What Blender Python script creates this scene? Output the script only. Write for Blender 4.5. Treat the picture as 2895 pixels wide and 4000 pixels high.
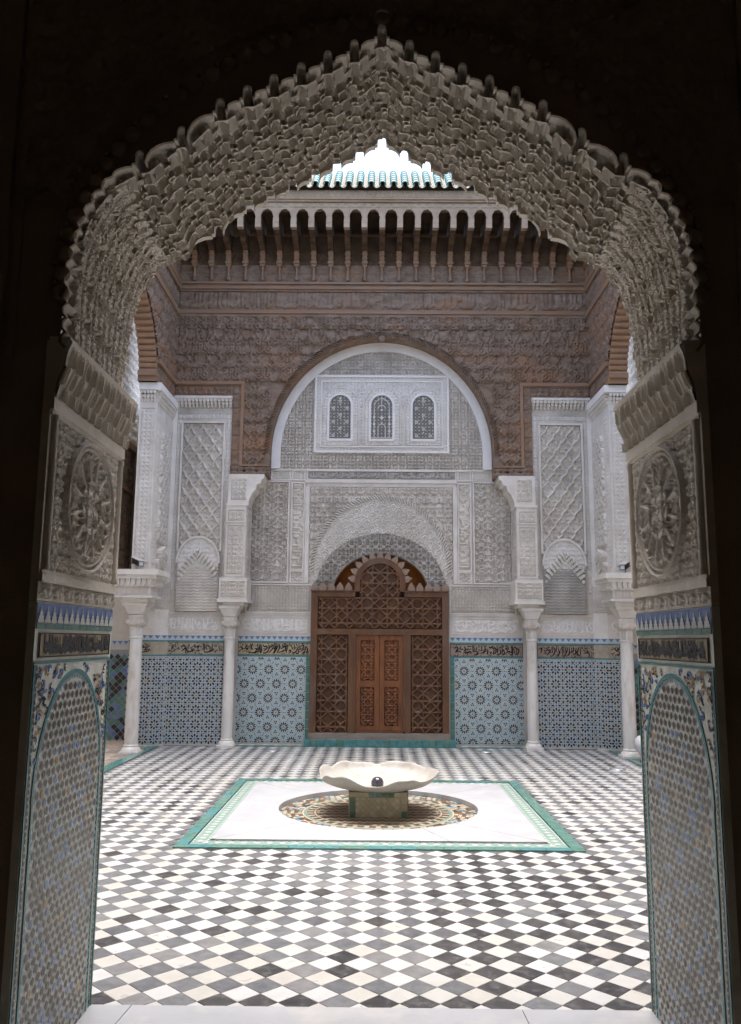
import bpy, math, random
import numpy as np
from mathutils import Matrix, Vector
random.seed(7); RNG = np.random.default_rng(7)
sc = bpy.context.scene
for o in list(bpy.data.objects): bpy.data.objects.remove(o)
COL = sc.collection

# ---------------------------------------------------------------- camera, sky, sun, exposure
FPX, PITCH, YAW, ROLL = 3223.0, math.radians(8.84), math.radians(-0.40), math.radians(0.466)
CAM = np.array([0.0, 0.0, 1.62])
_f = np.array([math.sin(YAW)*math.cos(PITCH), math.cos(YAW)*math.cos(PITCH), math.sin(PITCH)])
_r0 = np.array([math.cos(YAW), -math.sin(YAW), 0.0]); _u0 = np.cross(_r0, _f)
_r = math.cos(ROLL)*_r0 + math.sin(ROLL)*_u0
_u = -math.sin(ROLL)*_r0 + math.cos(ROLL)*_u0
cd = bpy.data.cameras.new('camera'); cam = bpy.data.objects.new('camera', cd); COL.objects.link(cam)
cam.matrix_world = Matrix(((_r[0], _u[0], -_f[0], CAM[0]), (_r[1], _u[1], -_f[1], CAM[1]), (_r[2], _u[2], -_f[2], CAM[2]), (0, 0, 0, 1)))
cd.sensor_fit = 'VERTICAL'; cd.sensor_height = 36.0; cd.lens = 36.0*FPX/4000.0
cd.clip_start = 0.05; cd.clip_end = 2000
sc.camera = cam
wd = bpy.data.worlds.new('World'); sc.world = wd; wd.use_nodes = True
SUN_EL, SUN_AZ = math.radians(86.5), math.radians(15)   # azimuth the light comes from, clockwise from +Y
nt = wd.node_tree; bg = nt.nodes['Background']
sky = nt.nodes.new('ShaderNodeTexSky'); sky.sky_type = 'NISHITA'; sky.sun_disc = False
sky.sun_elevation = SUN_EL; sky.sun_rotation = SUN_AZ; sky.dust_density = 3.5; sky.air_density = 1.0; sky.ozone_density = 0.3
nt.links.new(sky.outputs[0], bg.inputs[0]); bg.inputs[1].default_value = 0.15
ld = bpy.data.lights.new('sun', 'SUN'); ld.energy = 0.9; ld.angle = math.radians(40); ld.color = (1.0, 0.97, 0.93)
sun = bpy.data.objects.new('sun', ld); COL.objects.link(sun)
sd = Vector((math.sin(SUN_AZ)*math.cos(SUN_EL), math.cos(SUN_AZ)*math.cos(SUN_EL), math.sin(SUN_EL)))
sun.rotation_euler = sd.to_track_quat('Z', 'Y').to_euler(); sun.location = (0, 8, 30)
sc.view_settings.view_transform = 'Standard'; sc.view_settings.look = 'None'
sc.view_settings.exposure = 2.15; sc.view_settings.gamma = 1.0
sc.render.engine = 'CYCLES'
sc.cycles.use_denoising = True
try: sc.cycles.denoiser = 'OPENIMAGEDENOISE'; sc.cycles.denoising_input_passes = 'RGB_ALBEDO_NORMAL'; sc.cycles.denoising_prefilter = 'NONE'
except Exception: pass
sc.cycles.max_bounces = 8; sc.cycles.diffuse_bounces = 6; sc.cycles.glossy_bounces = 3

# ---------------------------------------------------------------- picture -> place
PS = 2895/1641.0                      # readings were taken on a 1641 px wide view of the photograph
def ray(x, y): return _f + _r*((x*PS-1447.5)/FPX) - _u*((y*PS-2000)/FPX)
def aY(x, y, Y): d = ray(x, y); return CAM + d*(Y/d[1])
def aX(x, y, X): d = ray(x, y); return CAM + d*(X/d[0])
def aZ(x, y, Z=0.0): d = ray(x, y); return CAM + d*((Z-CAM[2])/d[2])
def project(p):
    d = np.asarray(p, float)-CAM; w = d@_f
    return ((1447.5+FPX*(d@_r)/w)/PS, (2000-FPX*(d@_u)/w)/PS, w)

# ---------------------------------------------------------------- materials
MATS = {}
def mat(name, c1, c2=None, scale=6.0, rough=0.7, bump=0.0, bscale=40.0, stain=None, stain_scale=1.2, stain_amt=0.5,
        spec=0.4, detail=6.0, stretch=None, rvar=0.0, vcol=False, metal=0.0):
    if name in MATS: return MATS[name]
    m = bpy.data.materials.new(name); m.use_nodes = True; MATS[name] = m
    n = m.node_tree; L = n.links; b = n.nodes['Principled BSDF']
    b.inputs['Roughness'].default_value = rough; b.inputs['Specular IOR Level'].default_value = spec
    b.inputs['Metallic'].default_value = metal
    g = n.nodes.new('ShaderNodeNewGeometry'); vec = g.outputs['Position']
    if stretch:
        mp = n.nodes.new('ShaderNodeMapping'); mp.inputs['Scale'].default_value = stretch
        L.new(vec, mp.inputs['Vector']); vec = mp.outputs[0]
    def noise(s, d=detail, r=0.6):
        t = n.nodes.new('ShaderNodeTexNoise'); t.inputs['Scale'].default_value = s
        t.inputs['Detail'].default_value = d; t.inputs['Roughness'].default_value = r; L.new(vec, t.inputs['Vector']); return t.outputs[0]
    def ramp(v, a, bb):
        r = n.nodes.new('ShaderNodeMapRange'); r.inputs[1].default_value = a; r.inputs[2].default_value = bb
        L.new(v, r.inputs[0]); r.clamp = True; return r.outputs[0]
    def mix(fac, a, bb):
        x = n.nodes.new('ShaderNodeMix'); x.data_type = 'RGBA'
        if isinstance(fac, float): x.inputs[0].default_value = fac
        else: L.new(fac, x.inputs[0])
        for i, s in ((6, a), (7, bb)):
            if isinstance(s, tuple): x.inputs[i].default_value = (*s, 1)
            else: L.new(s, x.inputs[i])
        return x.outputs[2]
    col = c1
    if c2 is not None: col = mix(ramp(noise(scale), 0.36, 0.64), c1, c2)
    if stain is not None:
        f = ramp(noise(stain_scale, 8.0, 0.65), 0.5, 0.66)
        mm = n.nodes.new('ShaderNodeMath'); mm.operation = 'MULTIPLY'; mm.inputs[1].default_value = stain_amt; L.new(f, mm.inputs[0])
        col = mix(mm.outputs[0], col, stain)
    if vcol:
        a = n.nodes.new('ShaderNodeAttribute'); a.attribute_name = 'tint'
        x = n.nodes.new('ShaderNodeMix'); x.data_type = 'RGBA'; x.blend_type = 'MULTIPLY'; x.inputs[0].default_value = 1.0
        if isinstance(col, tuple): x.inputs[6].default_value = (*col, 1)
        else: L.new(col, x.inputs[6])
        L.new(a.outputs[0], x.inputs[7]); col = x.outputs[2]
    if isinstance(col, tuple): b.inputs['Base Color'].default_value = (*col, 1)
    else: L.new(col, b.inputs['Base Color'])
    if rvar:
        r = n.nodes.new('ShaderNodeMapRange'); L.new(noise(9.0), r.inputs[0])
        r.inputs[3].default_value = max(rough-rvar, 0.03); r.inputs[4].default_value = min(rough+rvar, 1.0); L.new(r.outputs[0], b.inputs['Roughness'])
    if bump:
        bp = n.nodes.new('ShaderNodeBump'); bp.inputs['Strength'].default_value = bump; bp.inputs['Distance'].default_value = 0.01
        L.new(noise(bscale), bp.inputs['Height']); L.new(bp.outputs[0], b.inputs['Normal'])
    return m

STUC = mat('carved_stucco', (.57, .525, .465), (.69, .65, .595), 3.0, .85, .25, 90, stain=(.30, .28, .26), stain_scale=1.1, stain_amt=.55, spec=.2)
STUC2 = mat('pale_stucco', (.64, .61, .565), (.74, .715, .675), 4.0, .85, .2, 90, stain=(.50, .46, .42), stain_scale=1.7, stain_amt=.45, spec=.2)
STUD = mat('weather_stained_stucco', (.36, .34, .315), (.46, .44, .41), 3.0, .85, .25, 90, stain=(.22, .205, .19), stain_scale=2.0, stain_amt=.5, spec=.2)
PLAS = mat('white_plaster', (.74, .73, .71), (.80, .79, .77), 5.0, .8, .15, 60, spec=.2)
STUN = mat('near_stucco', (.64, .585, .51), (.74, .69, .61), 7.0, .85, .35, 120, stain=(.52, .45, .36), stain_scale=3.0, stain_amt=.5, spec=.2)
WOOD = mat('weathered_cedar', (.175, .120, .085), (.27, .205, .16), 5.0, .75, .3, 60, stain=(.31, .16, .085), stain_scale=1.0, stain_amt=.6, spec=.25, stretch=(1, 1, 2.2))
WOODM = mat('cedar_moulding', (.30, .175, .10), (.24, .16, .12), 4.0, .65, .25, 60, stain=(.36, .25, .17), stain_scale=2.0, stain_amt=.5, spec=.3)
WOODD = mat('door_cedar', (.15, .072, .034), (.10, .048, .025), 3.0, .55, .25, 70, stain=(.15, .105, .08), stain_scale=1.6, stain_amt=.65, spec=.4, stretch=(2.5, 2.5, .7))
WOODL = mat('door_leaf_cedar', (.23, .085, .030), (.15, .056, .022), 3.5, .5, .25, 70, stain=(.06, .035, .025), stain_scale=2.2, stain_amt=.6, spec=.4, stretch=(2.5, 2.5, .7))
WOODG = mat('grey_sill_wood', (.22, .18, .15), (.30, .26, .22), 6.0, .8, .4, 50, spec=.2, stretch=(.6, 2, 2))
WOODU = mat('eave_shade_wood', (.075, .045, .03), (.13, .085, .055), 5.0, .75, .3, 50, spec=.2)  # under-eave shade put into the wood colour
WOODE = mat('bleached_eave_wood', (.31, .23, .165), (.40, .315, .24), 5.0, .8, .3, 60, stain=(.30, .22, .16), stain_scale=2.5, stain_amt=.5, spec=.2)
ORANGE = mat('orange_vault_wood', (.42, .15, .03), (.30, .09, .02), 5.0, .7, spec=.2)
MARB = mat('white_marble', (.385, .40, .425), (.43, .445, .475), 3.0, .35, .05, 40, stain=(.60, .58, .55), stain_scale=2.4, stain_amt=.5, rvar=.1)
MARBC = mat('column_marble', (.66, .64, .60), (.74, .72, .69), 4.0, .45, .06, 40, stain=(.44, .39, .33), stain_scale=3.4, stain_amt=.65, stretch=(2, 2, .6))
MARBB = mat('bowl_marble', (.375, .36, .335), (.43, .42, .395), 5.0, .4, .1, 45, stain=(.27, .235, .19), stain_scale=6.5, stain_amt=.6, rvar=.1)
GROUT = mat('zellij_ground', (.42, .47, .48), (.37, .43, .45), 9.0, .45, .15, 120)
GROUTB = mat('zellij_blue_ground', (.40, .49, .52), (.47, .54, .54), 9.0, .42, .15, 120)
GROUTN = mat('jamb_zellij_strap', (.78, .80, .72), (.71, .73, .65), 14.0, .4, .2, 140, stain=(.36, .33, .26), stain_scale=6, stain_amt=.5)
TK = mat('glaze_black', (.012, .012, .016), (.03, .028, .03), 20, .25)
TBR = mat('glaze_brown', (.058, .041, .037), (.105, .078, .069), 26, .28, .15, 90)
TB = mat('glaze_blue', (.10, .17, .36), (.17, .25, .44), 20, .25)
TLB = mat('glaze_light_blue', (.20, .32, .42), (.28, .40, .46), 20, .28)
TO = mat('glaze_ochre', (.36, .20, .075), (.42, .27, .12), 20, .3)
TG = mat('glaze_green', (.075, .185, .155), (.13, .25, .215), 12, .22, rvar=.08)
TT = mat('glaze_teal', (.06, .20, .21), (.11, .26, .26), 12, .22, rvar=.08)
TW = mat('glaze_white', (.62, .63, .58), (.54, .56, .52), 20, .3)
ROOFG = mat('roof_glaze', (.035, .15, .13), (.08, .22, .19), 14, .3, .2, 60, stain=(.24, .27, .23), stain_scale=9, stain_amt=.5)
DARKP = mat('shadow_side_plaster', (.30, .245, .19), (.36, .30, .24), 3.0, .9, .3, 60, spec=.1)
INTW = mat('hall_wall', (.52, .43, .33), (.58, .48, .38), 2.0, .9, .2, 30, spec=.1)
INTF = mat('hall_mat', (.40, .31, .20), (.46, .37, .25), 8.0, .95, spec=.1)
JOINT = mat('floor_joint', (.30, .27, .23), (.22, .20, .18), 30, .9)
BEJ = mat('bejmat_brick', (.46, .38, .31), (.38, .31, .26), 9.0, .75, .2, 50, stain=(.50, .46, .42), stain_scale=4, stain_amt=.5)
BLKM = mat('black_metal', (.02, .02, .022), rough=.4)
GREYM = mat('camera_housing', (.42, .40, .38), rough=.45)
GLASS = mat('lamp_glass', (.55, .62, .68), rough=.08, spec=.8)
BALL = mat('dark_polished_stone', (.035, .03, .045), (.05, .045, .06), 10, .12, spec=.7)
LATT = mat('window_lattice_dark', (.10, .10, .092), rough=.35)
WET = mat('wet_mosaic_ground', (.20, .165, .12), (.26, .22, .17), 12, .25)

# ---------------------------------------------------------------- object helpers
def tag(o, label=None, cat=None, group=None, kind=None):
    if label: o['label'] = label
    if cat: o['category'] = cat
    if group: o['group'] = group
    if kind: o['kind'] = kind
    return o
def empty(name, loc, label, cat, group=None):
    o = bpy.data.objects.new(name, None); COL.objects.link(o); o.location = loc; o.empty_display_size = .1
    return tag(o, label, cat, group)
def world_loc(o):
    v = Vector(o.location)
    while o.parent: o = o.parent
    return v
def link(name, me, parent=None, loc=None, kind=None):
    o = bpy.data.objects.new(name, me); COL.objects.link(o)
    if loc is not None: o.location = loc
    if parent is not None:
        o.parent = parent
        o.matrix_parent_inverse = parent_world(parent).inverted()
    if kind: o['kind'] = kind
    return o
def parent_world(p):
    m = Matrix.Translation(p.location)
    if p.parent is not None: m = parent_world(p.parent) @ p.matrix_parent_inverse @ m
    return m

class MB:
    def __init__(s): s.v = []; s.f = []; s.m = []
    def add(s, pts, faces, m=0):
        k = len(s.v); s.v += [tuple(map(float, p)) for p in pts]
        for f in faces: s.f.append(tuple(i+k for i in f)); s.m.append(m)
    def poly(s, pts, m=0): s.add(pts, [tuple(range(len(pts)))], m)
    def box(s, x0, x1, y0, y1, z0, z1, m=0):
        if x0 > x1: x0, x1 = x1, x0
        p = [(x, y, z) for z in (z0, z1) for y in (y0, y1) for x in (x0, x1)]
        s.add(p, [(0, 2, 3, 1), (4, 5, 7, 6), (0, 1, 5, 4), (2, 6, 7, 3), (0, 4, 6, 2), (1, 3, 7, 5)], m)
    def extr(s, a, b, m=0, caps=True, closed=True):        # two matching rings of points
        n = len(a); fs = []
        for i in range(n if closed else n-1):
            j = (i+1) % n; fs.append((i, j, n+j, n+i))
        if caps: fs += [tuple(range(n-1, -1, -1)), tuple(range(n, 2*n))]
        s.add(list(a)+list(b), fs, m)
    def lathe(s, prof, c=(0, 0, 0), n=24, m=0, cap=True):
        rings = [[(c[0]+r*math.cos(2*math.pi*k/n), c[1]+r*math.sin(2*math.pi*k/n), c[2]+z) for k in range(n)] for r, z in prof]
        pts = [p for r in rings for p in r]; fs = []
        for i in range(len(prof)-1):
            for k in range(n): fs.append((i*n+k, i*n+(k+1) % n, (i+1)*n+(k+1) % n, (i+1)*n+k))
        if cap: fs += [tuple(range(n-1, -1, -1)), tuple(range((len(prof)-1)*n, len(prof)*n))]
        s.add(pts, fs, m)
    def tube(s, path, r, n=6, m=0):
        path = [Vector(p) for p in path]; rings = []
        for i, p in enumerate(path):
            t = (path[min(i+1, len(path)-1)]-path[max(i-1, 0)]).normalized()
            a = t.orthogonal().normalized(); b = t.cross(a); rr = r[i] if isinstance(r, (list, tuple)) else r
            rings.append([p+a*rr*math.cos(2*math.pi*k/n)+b*rr*math.sin(2*math.pi*k/n) for k in range(n)])
        for i in range(len(rings)-1): s.extr(rings[i], rings[i+1], m, caps=False)
        s.poly(rings[0][::-1], m); s.poly(rings[-1], m)
    def build(s, name, mats, parent=None, smooth=False, kind=None):
        if not isinstance(mats, (list, tuple)): mats = [mats]
        me = bpy.data.meshes.new(name); me.from_pydata(s.v, [], s.f)
        for m in mats: me.materials.append(m)
        if len(mats) > 1: me.polygons.foreach_set('material_index', s.m)
        if smooth: me.polygons.foreach_set('use_smooth', [True]*len(s.f))
        me.update(); return link(name, me, parent, kind=kind)
def smooth_by_angle(o, deg=40):
    me = o.data; me.polygons.foreach_set('use_smooth', [True]*len(me.polygons))
    try: me.set_sharp_from_angle(angle=math.radians(deg))
    except Exception: pass

class Frame:           # a flat panel: u, v in its plane, w outwards
    def __init__(s, o, u, v, n=None):
        s.o = np.array(o, float); s.u = np.array(u, float); s.v = np.array(v, float); s.n = np.cross(s.u, s.v) if n is None else np.array(n, float)
    def p(s, u, v, w=0.0): return tuple(s.o+s.u*u+s.v*v+s.n*w)
    def slab(s, mb, u0, u1, v0, v1, w0, w1, m=0): s.prism(mb, [(u0, v0), (u1, v0), (u1, v1), (u0, v1)], w0, w1, m)
    def prism(s, mb, poly, w0, w1, m=0): mb.extr([s.p(a, b, w0) for a, b in poly], [s.p(a, b, w1) for a, b in poly], m)
    def flat(s, mb, poly, w, m=0): mb.poly([s.p(a, b, w) for a, b in poly], m)
    def ribbon(s, mb, line, width, w0, w1, m=0, taper=True):       # a pen stroke
        q = smooth_line(line); n = len(q); Lp, Rp = [], []
        for i in range(n):
            a = q[max(i-1, 0)]; b = q[min(i+1, n-1)]; d = b-a; d = d/(np.hypot(*d)+1e-9); nn = np.array([-d[1], d[0]])
            t = i/(n-1); h = width*.5*((.45+.55*math.sin(math.pi*min(max(t, .06), .94))**.6) if taper else 1)
            Lp.append(q[i]+nn*h); Rp.append(q[i]-nn*h)
        for i in range(n-1):
            s.prism(mb, [Rp[i], Rp[i+1], Lp[i+1], Lp[i]], w0, w1, m) if w1-w0 > .004 else s.flat(mb, [Rp[i], Rp[i+1], Lp[i+1], Lp[i]], w1, m)
def smooth_line(line, sub=3):
    p = np.array(line, float)
    if len(p) < 3: return p
    out = []
    for i in range(len(p)-1):
        p0 = p[max(i-1, 0)]; p1 = p[i]; p2 = p[i+1]; p3 = p[min(i+2, len(p)-1)]
        for k in range(sub):
            t = k/sub; out.append(.5*((2*p1)+(-p0+p2)*t+(2*p0-5*p1+4*p2-p3)*t*t+(-p0+3*p1-3*p2+p3)*t**3))
    out.append(p[-1]); return np.array(out)
def YF(Y, x0=0.0, z0=0.0): return Frame((x0, Y, z0), (1, 0, 0), (0, 0, 1))           # faces the camera
def XF(X, side, y0=0.0): return Frame((X, y0, 0), (0, 1, 0), (0, 0, 1), (side, 0, 0))     # on a side wall: u = Y, side +1 faces +X

# ---------------------------------------------------------------- carved relief (real height fields)
def sstep(x, a, b): t = np.clip((x-a)/(b-a), 0, 1); return t*t*(3-2*t)
def arab_tile(seed, n=72, k=4, th=.062, leaves=6):
    R = np.random.default_rng(seed); yy, xx = np.mgrid[0:n, 0:n]/(n-1.0); d = np.full((n, n), 9.0)
    def strokept(px, py, t):
        nonlocal d
        for a, b, c in zip(px, py, t): d = np.minimum(d, np.hypot(xx-a, yy-b)-c)
    for i in range(k):
        cx, cy = R.uniform(.15, .85, 2); r0 = R.uniform(.16, .32); a0 = R.uniform(0, 6.28); dr = R.choice([-1, 1])
        t = np.linspace(0, 1, 46); r = r0*(1-.8*t); a = a0+dr*t*7.5
        strokept(cx+r*np.cos(a), cy+r*np.sin(a), th*(.55+.35*t))
    for i in range(2):
        t = np.linspace(0, 1, 50); ph = R.uniform(0, 6.28); amp = R.uniform(.1, .25); c = R.uniform(.3, .7)
        strokept(t, c+amp*np.sin(2*np.pi*t+ph), np.full(50, th*.55)) if i == 0 else strokept(c+amp*np.sin(2*np.pi*t+ph), t, np.full(50, th*.55))
    for i in range(leaves):
        cx, cy = R.uniform(0, 1, 2); a = R.uniform(0, 6.28); c, s_ = np.cos(a), np.sin(a)
        u = (xx-cx)*c+(yy-cy)*s_; v = -(xx-cx)*s_+(yy-cy)*c
        d = np.minimum(d, np.sqrt((u/1.9)**2+v**2)-R.uniform(.035, .06))
    h = 1-sstep(d, -.012, .03)
    h = np.maximum(h, .25*(1-sstep(np.abs(d-.075), 0, .03)))
    h = np.concatenate([h, h[:, ::-1]], 1); return np.concatenate([h, h[::-1]], 0)
_T = {}
def arab(seed, pu, pv, **k):
    def fn(u, v):
        if seed not in _T: _T[seed] = arab_tile(seed, **k)
        T = _T[seed]; n = T.shape[0]
        return T[(np.floor((v/pv % 1)*n)).astype(int) % n, (np.floor((u/pu % 1)*n)).astype(int) % n]
    return fn
def net(p, q, t=.22, wob=.0):
    def fn(u, v):
        a = np.cos(2*np.pi*u/p); b = np.cos(2*np.pi*v/q)
        f = a+b+wob*np.cos(6*np.pi*u/p)*np.cos(6*np.pi*v/q)
        s1 = 1-sstep(np.abs(f), t*.6, t*1.5); s2 = sstep(np.abs(f), 1.35, 1.55)*.9; s3 = 1-sstep(np.abs(np.abs(f)-.95), t*.35, t*.9)
        return np.maximum(np.maximum(s1, s2), s3*.8)
    return fn
def star(p, w=.035, off=.29, fill=.0):
    def fn(u, v):
        d = np.full(u.shape, 9.0)
        for th, per in ((0, p), (90, p), (45, p/math.sqrt(2)), (135, p/math.sqrt(2))):
            t = (u*math.cos(math.radians(th))+v*math.sin(math.radians(th)))/per
            for o in (off, -off): d = np.minimum(d, np.abs((t-o+.5) % 1-.5)*per)
        s = 1-sstep(d, w*.8, w*1.25)
        if fill:      # fine turned lattice between the straps
            g = p/11.0; lat = (np.cos(2*np.pi*(u+v)/g)*np.cos(2*np.pi*(u-v)/g)); s = np.maximum(s, fill*sstep(lat, -.2, .3))
        return s
    return fn
def sebka(a, b, inner):
    def fn(u, v):
        uu = u+.010*np.sin(4*np.pi*v/b); d1 = np.abs(((uu/a+v/b) % 1)-.5); d2 = np.abs(((uu/a-v/b) % 1)-.5)
        n = 1-sstep(np.minimum(d1, d2), .055, .105); return np.maximum(n, .5*inner(u, v))
    return fn
def shells(p):
    def fn(u, v):
        r = np.floor(v/(p*.5)); uu = (u+(r % 2)*p*.5) % p-p*.5; vv = v-r*p*.5; d = np.hypot(uu, vv)/p
        h = .5+.5*np.cos(d*2*np.pi*4.2); h = np.where(d < .5, h, .2); return sstep(h, .3, .75)
    return fn
def waves(p, q):
    def fn(u, v):
        f = np.sin(2*np.pi*(v/q+.35*np.abs(((u/p) % 1)*2-1)+.06*np.sin(2*np.pi*u/p*3))); return sstep(f, -.2, .5)
    return fn
def callig(seed, L, H):
    R = np.random.default_rng(seed); segs = []
    x = .03
    while x < L-.02:
        k = R.integers(0, 4); x += R.uniform(.02, .05)*H/.18
        if k == 0: segs += [(x, .2*H, x, .92*H)]
        elif k == 1: segs += [(x, .3*H, x, .85*H), (x, .3*H, x-.25*H, .12*H)]
        elif k == 2:
            a = np.linspace(3.3, 6.2, 6); r = R.uniform(.14, .24)*H; c = R.uniform(.3, .6)*H
            segs += [(x+r*np.cos(a[i]), c+r*np.sin(a[i]), x+r*np.cos(a[i+1]), c+r*np.sin(a[i+1])) for i in range(5)]
        else:
            a = np.linspace(0, 6.28, 7); r = R.uniform(.08, .12)*H; c = R.uniform(.3, .75)*H
            segs += [(x+r*np.cos(a[i]), c+r*np.sin(a[i]), x+r*np.cos(a[i+1]), c+r*np.sin(a[i+1])) for i in range(6)]
    S = np.array(segs)
    def fn(u, v):
        d = np.full(u.shape, 9.0)
        for x0, y0, x1, y1 in S:
            dx, dy = x1-x0, y1-y0; t = np.clip(((u-x0)*dx+(v-y0)*dy)/(dx*dx+dy*dy+1e-9), 0, 1)
            d = np.minimum(d, np.hypot(u-x0-t*dx, v-y0-t*dy))
        return 1-sstep(d, .055*H, .1*H)
    return fn
TRI = [0]
def relief(name, fr, u0, u1, v0, v1, w, depth, fn, m, parent, res=.0115, mask=None, local=True, kind=None, border=True):
    nu = max(int((u1-u0)/res), 2); nv = max(int((v1-v0)/res), 2)
    U, V = np.meshgrid(np.linspace(u0, u1, nu+1), np.linspace(v0, v1, nv+1))
    H = fn(U-(u0 if local else 0), V-(v0 if local else 0))*depth+w
    if border and mask is None:
        H[0, :] = w; H[-1, :] = w; H[:, 0] = w; H[:, -1] = w
    P = fr.o+U[..., None]*fr.u+V[..., None]*fr.v+H[..., None]*fr.n
    idx = np.arange((nu+1)*(nv+1)).reshape(nv+1, nu+1)
    q = np.stack([idx[:-1, :-1], idx[:-1, 1:], idx[1:, 1:], idx[1:, :-1]], -1).reshape(-1, 4)
    if mask is not None:
        uc = (U[:-1, :-1]+U[1:, 1:])/2; vc = (V[:-1, :-1]+V[1:, 1:])/2; q = q[mask(uc, vc).reshape(-1)]
    me = bpy.data.meshes.new(name); n = len(q); TRI[0] += 2*n
    me.vertices.add(P.size//3); me.vertices.foreach_set('co', P.reshape(-1).astype(np.float32))
    me.loops.add(4*n); me.loops.foreach_set('vertex_index', q.reshape(-1).astype(np.int32))
    me.polygons.add(n); me.polygons.foreach_set('loop_start', np.arange(0, 4*n, 4, dtype=np.int32))
    me.update(calc_edges=True); me.validate(); me.materials.append(m)
    return link(name, me, parent, kind=kind)
def surf_relief(name, Pfun, Nfun, u0, u1, v0, v1, depth, fn, m, parent, res=.006, kind=None, size=None):
    lu, lv = size; nu = int(lu/res); nv = int(lv/res)
    U, V = np.meshgrid(np.linspace(0, 1, nu+1), np.linspace(0, 1, nv+1)); H = fn(U*lu, V*lv)*depth
    P = Pfun(U, V)+Nfun(U, V)*H[..., None]
    idx = np.arange((nu+1)*(nv+1)).reshape(nv+1, nu+1)
    q = np.stack([idx[:-1, :-1], idx[:-1, 1:], idx[1:, 1:], idx[1:, :-1]], -1).reshape(-1, 4)
    me = bpy.data.meshes.new(name); me.from_pydata(P.reshape(-1, 3).tolist(), [], q.tolist()); me.materials.append(m); TRI[0] += 2*len(q)
    return link(name, me, parent, kind=kind)

def arc(cx, cz, rx, rz, a0, a1, n):
    return [(cx+rx*math.cos(a), cz+rz*math.sin(a)) for a in np.linspace(math.radians(a0), math.radians(a1), n)]
def arch_band(mb, fr, cx, cz, r0, r1, w0, w1, m=0, n=40, a0=0, a1=180):      # r = (rx, rz)
    A = arc(cx, cz, *r0, a0, a1, n); B = arc(cx, cz, *r1, a0, a1, n)
    for i in range(n-1): fr.prism(mb, [A[i], A[i+1], B[i+1], B[i]], w0, w1, m)
def rope_arch(mb, fr, cx, cz, rx, rz, rad, w, m=0, n=90, a0=0, a1=180):        # twisted rope moulding
    for i, a in enumerate(np.linspace(math.radians(a0), math.radians(a1), n)):
        c = np.array([cx+rx*math.cos(a), cz+rz*math.sin(a)]); t = np.array([-math.sin(a), math.cos(a)]); nn = np.array([math.cos(a), math.sin(a)])
        p0 = c-nn*rad-t*rad*.7; p1 = c+nn*rad+t*rad*.7; h = rx*math.pi/n*.36
        ring = lambda k, hh, ww: fr.p(*(p0+(p1-p0)*k+t*hh), ww)
        P = [ring(k, s_*h, w+(.9*rad*math.sin(math.pi*k) if s_ == 0 else .25*rad*math.sin(math.pi*k))) for s_ in (-1, 0, 1) for k in (0.02, .35, .65, .98)]
        mb.add(P, [(j*4+k, j*4+k+1, j*4+k+5, j*4+k+4) for j in (0, 1) for k in (0, 1, 2)], m)
def frame_rect(mb, fr, u0, u1, v0, v1, t, w0, w1, m=0):
    fr.slab(mb, u0, u1, v0, v0+t, w0, w1, m); fr.slab(mb, u0, u1, v1-t, v1, w0, w1, m)
    fr.slab(mb, u0, u0+t, v0+t, v1-t, w0, w1, m); fr.slab(mb, u1-t, u1, v0+t, v1-t, w0, w1, m)

XC = 0.08           # axis of the far facade

# ================================================================ the dark hall the camera stands in
YN, YB = 3.07, 3.95                   # front and back of the portal wall
XL, XR = -1.255, 1.238                # jambs
def struct(name, mb, mats): o = mb.build(name, mats); o['kind'] = 'structure'; return o
b = MB(); b.box(-4.5, 4.5, -5, YN, -.2, -.006); struct('hall_floor', b, INTF)
b = MB(); b.box(-4.7, 4.7, -5.2, YN+.2, 6.0, 6.2); struct('hall_ceiling', b, INTW)
b = MB(); b.box(-4.7, -4.5, -5.2, YN-.003, -.2, 6.0); struct('hall_wall_left', b, INTW)
b = MB(); b.box(4.5, 4.7, -5.2, YN-.003, -.2, 6.0); struct('hall_wall_right', b, INTW)
b = MB(); b.box(-4.5, 4.5, -5.2, -5, -.2, 6.0); struct('hall_wall_back', b, INTW)

# ================================================================ courtyard floor
CX0, CX1, CY0, CY1 = -3.31, 3.555, YB, 13.25
PXC, PYC, PSZ = 0.04, 8.385, 1.615
b = MB(); b.box(-7, 7, CY0, 15, -.25, -.045); struct('ground', b, JOINT)
floor_ob = None
b = MB()
hole = PSZ-.02
b.box(CX0, CX1, CY0, PYC-hole, -.044, -.006); b.box(CX0, CX1, PYC+hole, CY1+.05, -.044, -.006)
b.box(CX0, PXC-hole, PYC-hole, PYC+hole, -.044, -.006); b.box(PXC+hole, CX1, PYC-hole, PYC+hole, -.044, -.006)
floor_ob = struct('courtyard_floor', b, JOINT)
DARKT = [mat('tile_dark_%s' % k, c, tuple(min(x*1.35+.01, 1) for x in c), 14, .36, .15, 90, stain=(.30, .30, .30), stain_scale=18, stain_amt=.3, rvar=.1)
         for k, c in zip('abcdef', [(.105, .11, .12), (.13, .135, .145), (.165, .165, .17), (.085, .088, .098), (.032, .031, .034), (.045, .043, .045)])]
LITET = [mat('tile_light_%s' % k, c, tuple(x*.93 for x in c), 9, .30, .1, 90, stain=tuple(x*.8 for x in c), stain_scale=8, stain_amt=.4, rvar=.1)
         for k, c in zip('abcd', [(.52, .525, .51), (.515, .51, .48), (.505, .492, .465), (.55, .56, .565)])]
TD = .1835
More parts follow.
